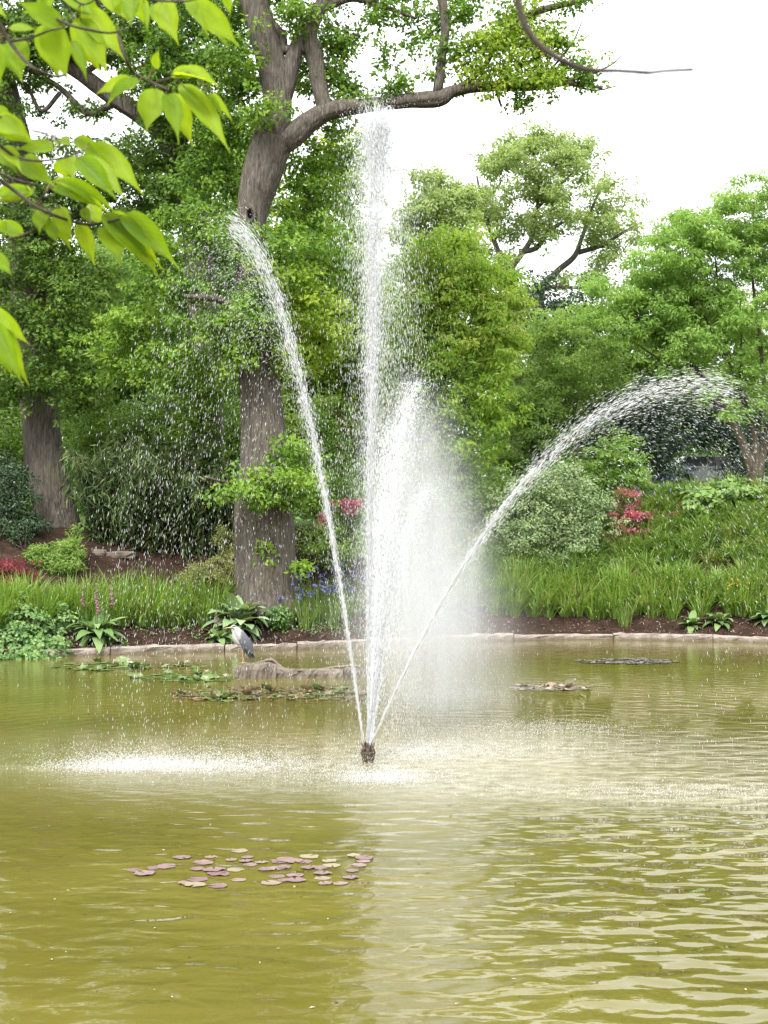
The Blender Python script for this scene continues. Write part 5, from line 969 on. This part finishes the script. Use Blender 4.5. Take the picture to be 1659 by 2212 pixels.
near_m = [big_leaf_mesh('leaf', M['nearleaf'], 1, 1.0, .45, 10, 1.3, .28), big_leaf_mesh('leaf', M['nearleaf'], 1, 1.0, .75, 10, 1.3, .35), big_leaf_mesh('leaf', M['nearleaf'], 1, 1.0, .25, 10, 1.3, .2)]
def leaf_shape(me):                                # pull the outline to a pointed cherry leaf
    n = len(me.vertices) // 3
    for i in range(n):
        s = i / (n - 1); wd = .5 * (math.sin(math.pi * min(1, s * 1.02) ** .72) ** .75 if s < .62 else 0)
        if s >= .62: 
            w0 = math.sin(math.pi * (.62 * 1.02) ** .72) ** .75 * .5; u = (1 - s) / .38; wd = w0 * (u ** 1.9 * .85 + u * .15)
        for j, sg in enumerate((-1, 0, 1)): me.vertices[i * 3 + j].co.y = sg * (wd + .004)
for q in near_m: leaf_shape(q)
for b in BR:
    D = DN[b]; zf_ = {7: nz7, 8: nz8}
    f, pts, w_ = BR[b][0]; p0 = V(*zf_[f](*pts[0]), D)
    root = tag(empty('leafy_branch', tuple(float(q) for q in p0)), BL[b], 'branch')
    mb = MB(); allp = []
    for f, pts, w_ in BR[b]:
        P_ = [V(*zf_[f](*q), D - .05 + .02 * math.sin(i * 1.7)) for i, q in enumerate(pts)]; r0 = w_ * .5 / ZS * D / FV
        tube(mb, P_, np.linspace(r0, r0 * .55, len(P_)), 8, 5, .08); allp.append(spline(P_, 8))
    allp = np.vstack(allp); pt = MB()
    for f, ba, ti, w_ in NL + [(f, (ba[0] - 25, ba[1] + 5), (ti[0] - random.uniform(30, 90), ti[1] - random.uniform(-20, 60)), w_ * .9) for f, ba, ti, w_ in NL[::2]]:
        if owner(f, *ba) != b: continue
        dz = random.uniform(-.05, .05); A = V(*zf_[f](*ba), D + dz); B = V(*zf_[f](*ti), D + dz - random.uniform(-.02, .05))
        L_ = np.linalg.norm(B - A); ax = Vector((B - A) / L_); o = bpy.data.objects.new('leaf', random.choice(near_m)); C.objects.link(o); o.parent = root
        nv = Vector((random.uniform(-.35, .35), -1, random.uniform(.1, .7))); nv = (nv - ax * nv.dot(ax)).normalized(); sv = nv.cross(ax)
        W_ = w_ / ZS * D / FV * .85; mt = Matrix((ax, sv, nv)).transposed().to_4x4(); mt = mt @ Matrix.Rotation(.18, 4, 'Y').inverted(); mt = mt @ Matrix.Diagonal((L_ * 1.12, W_, L_ * .8, 1)); mt.translation = Vector(A) - root.location
        o.matrix_local = mt
        q = allp[np.argmin(np.linalg.norm(allp - A, axis=1))]
        tube(pt, (q, (q + A) / 2 + np.array((0, -.004, .004)), A + (B - A) * .04), (.0011, .0009, .0009), 5, 3)
    child(mb.build('twig', M['twig'], None, True), root)
    if pt.n: child(pt.build('leaf_stalks', M['petiole'], None, True), root)['kind'] = 'stuff'

mb = MB(); P_ = [V(a, b, 1.5) for a, b in ((1110, -40), (1120, 10), (1138, 62), (1170, 102), (1225, 136), (1275, 151), (1340, 153), (1395, 157), (1405, 157), (1440, 153), (1498, 150))]
tube(mb, P_, np.array([7, 7, 7.5, 7, 6.5, 6, 4.5, 5, 4.2, 3.8, 4.2]) * 1.5 / FV, 10, 5, .05)
tag(mb.build('bare_twig', M['twig'], None, True), 'bare dark twig hooked across the white sky at the top right, out of focus', 'twig')
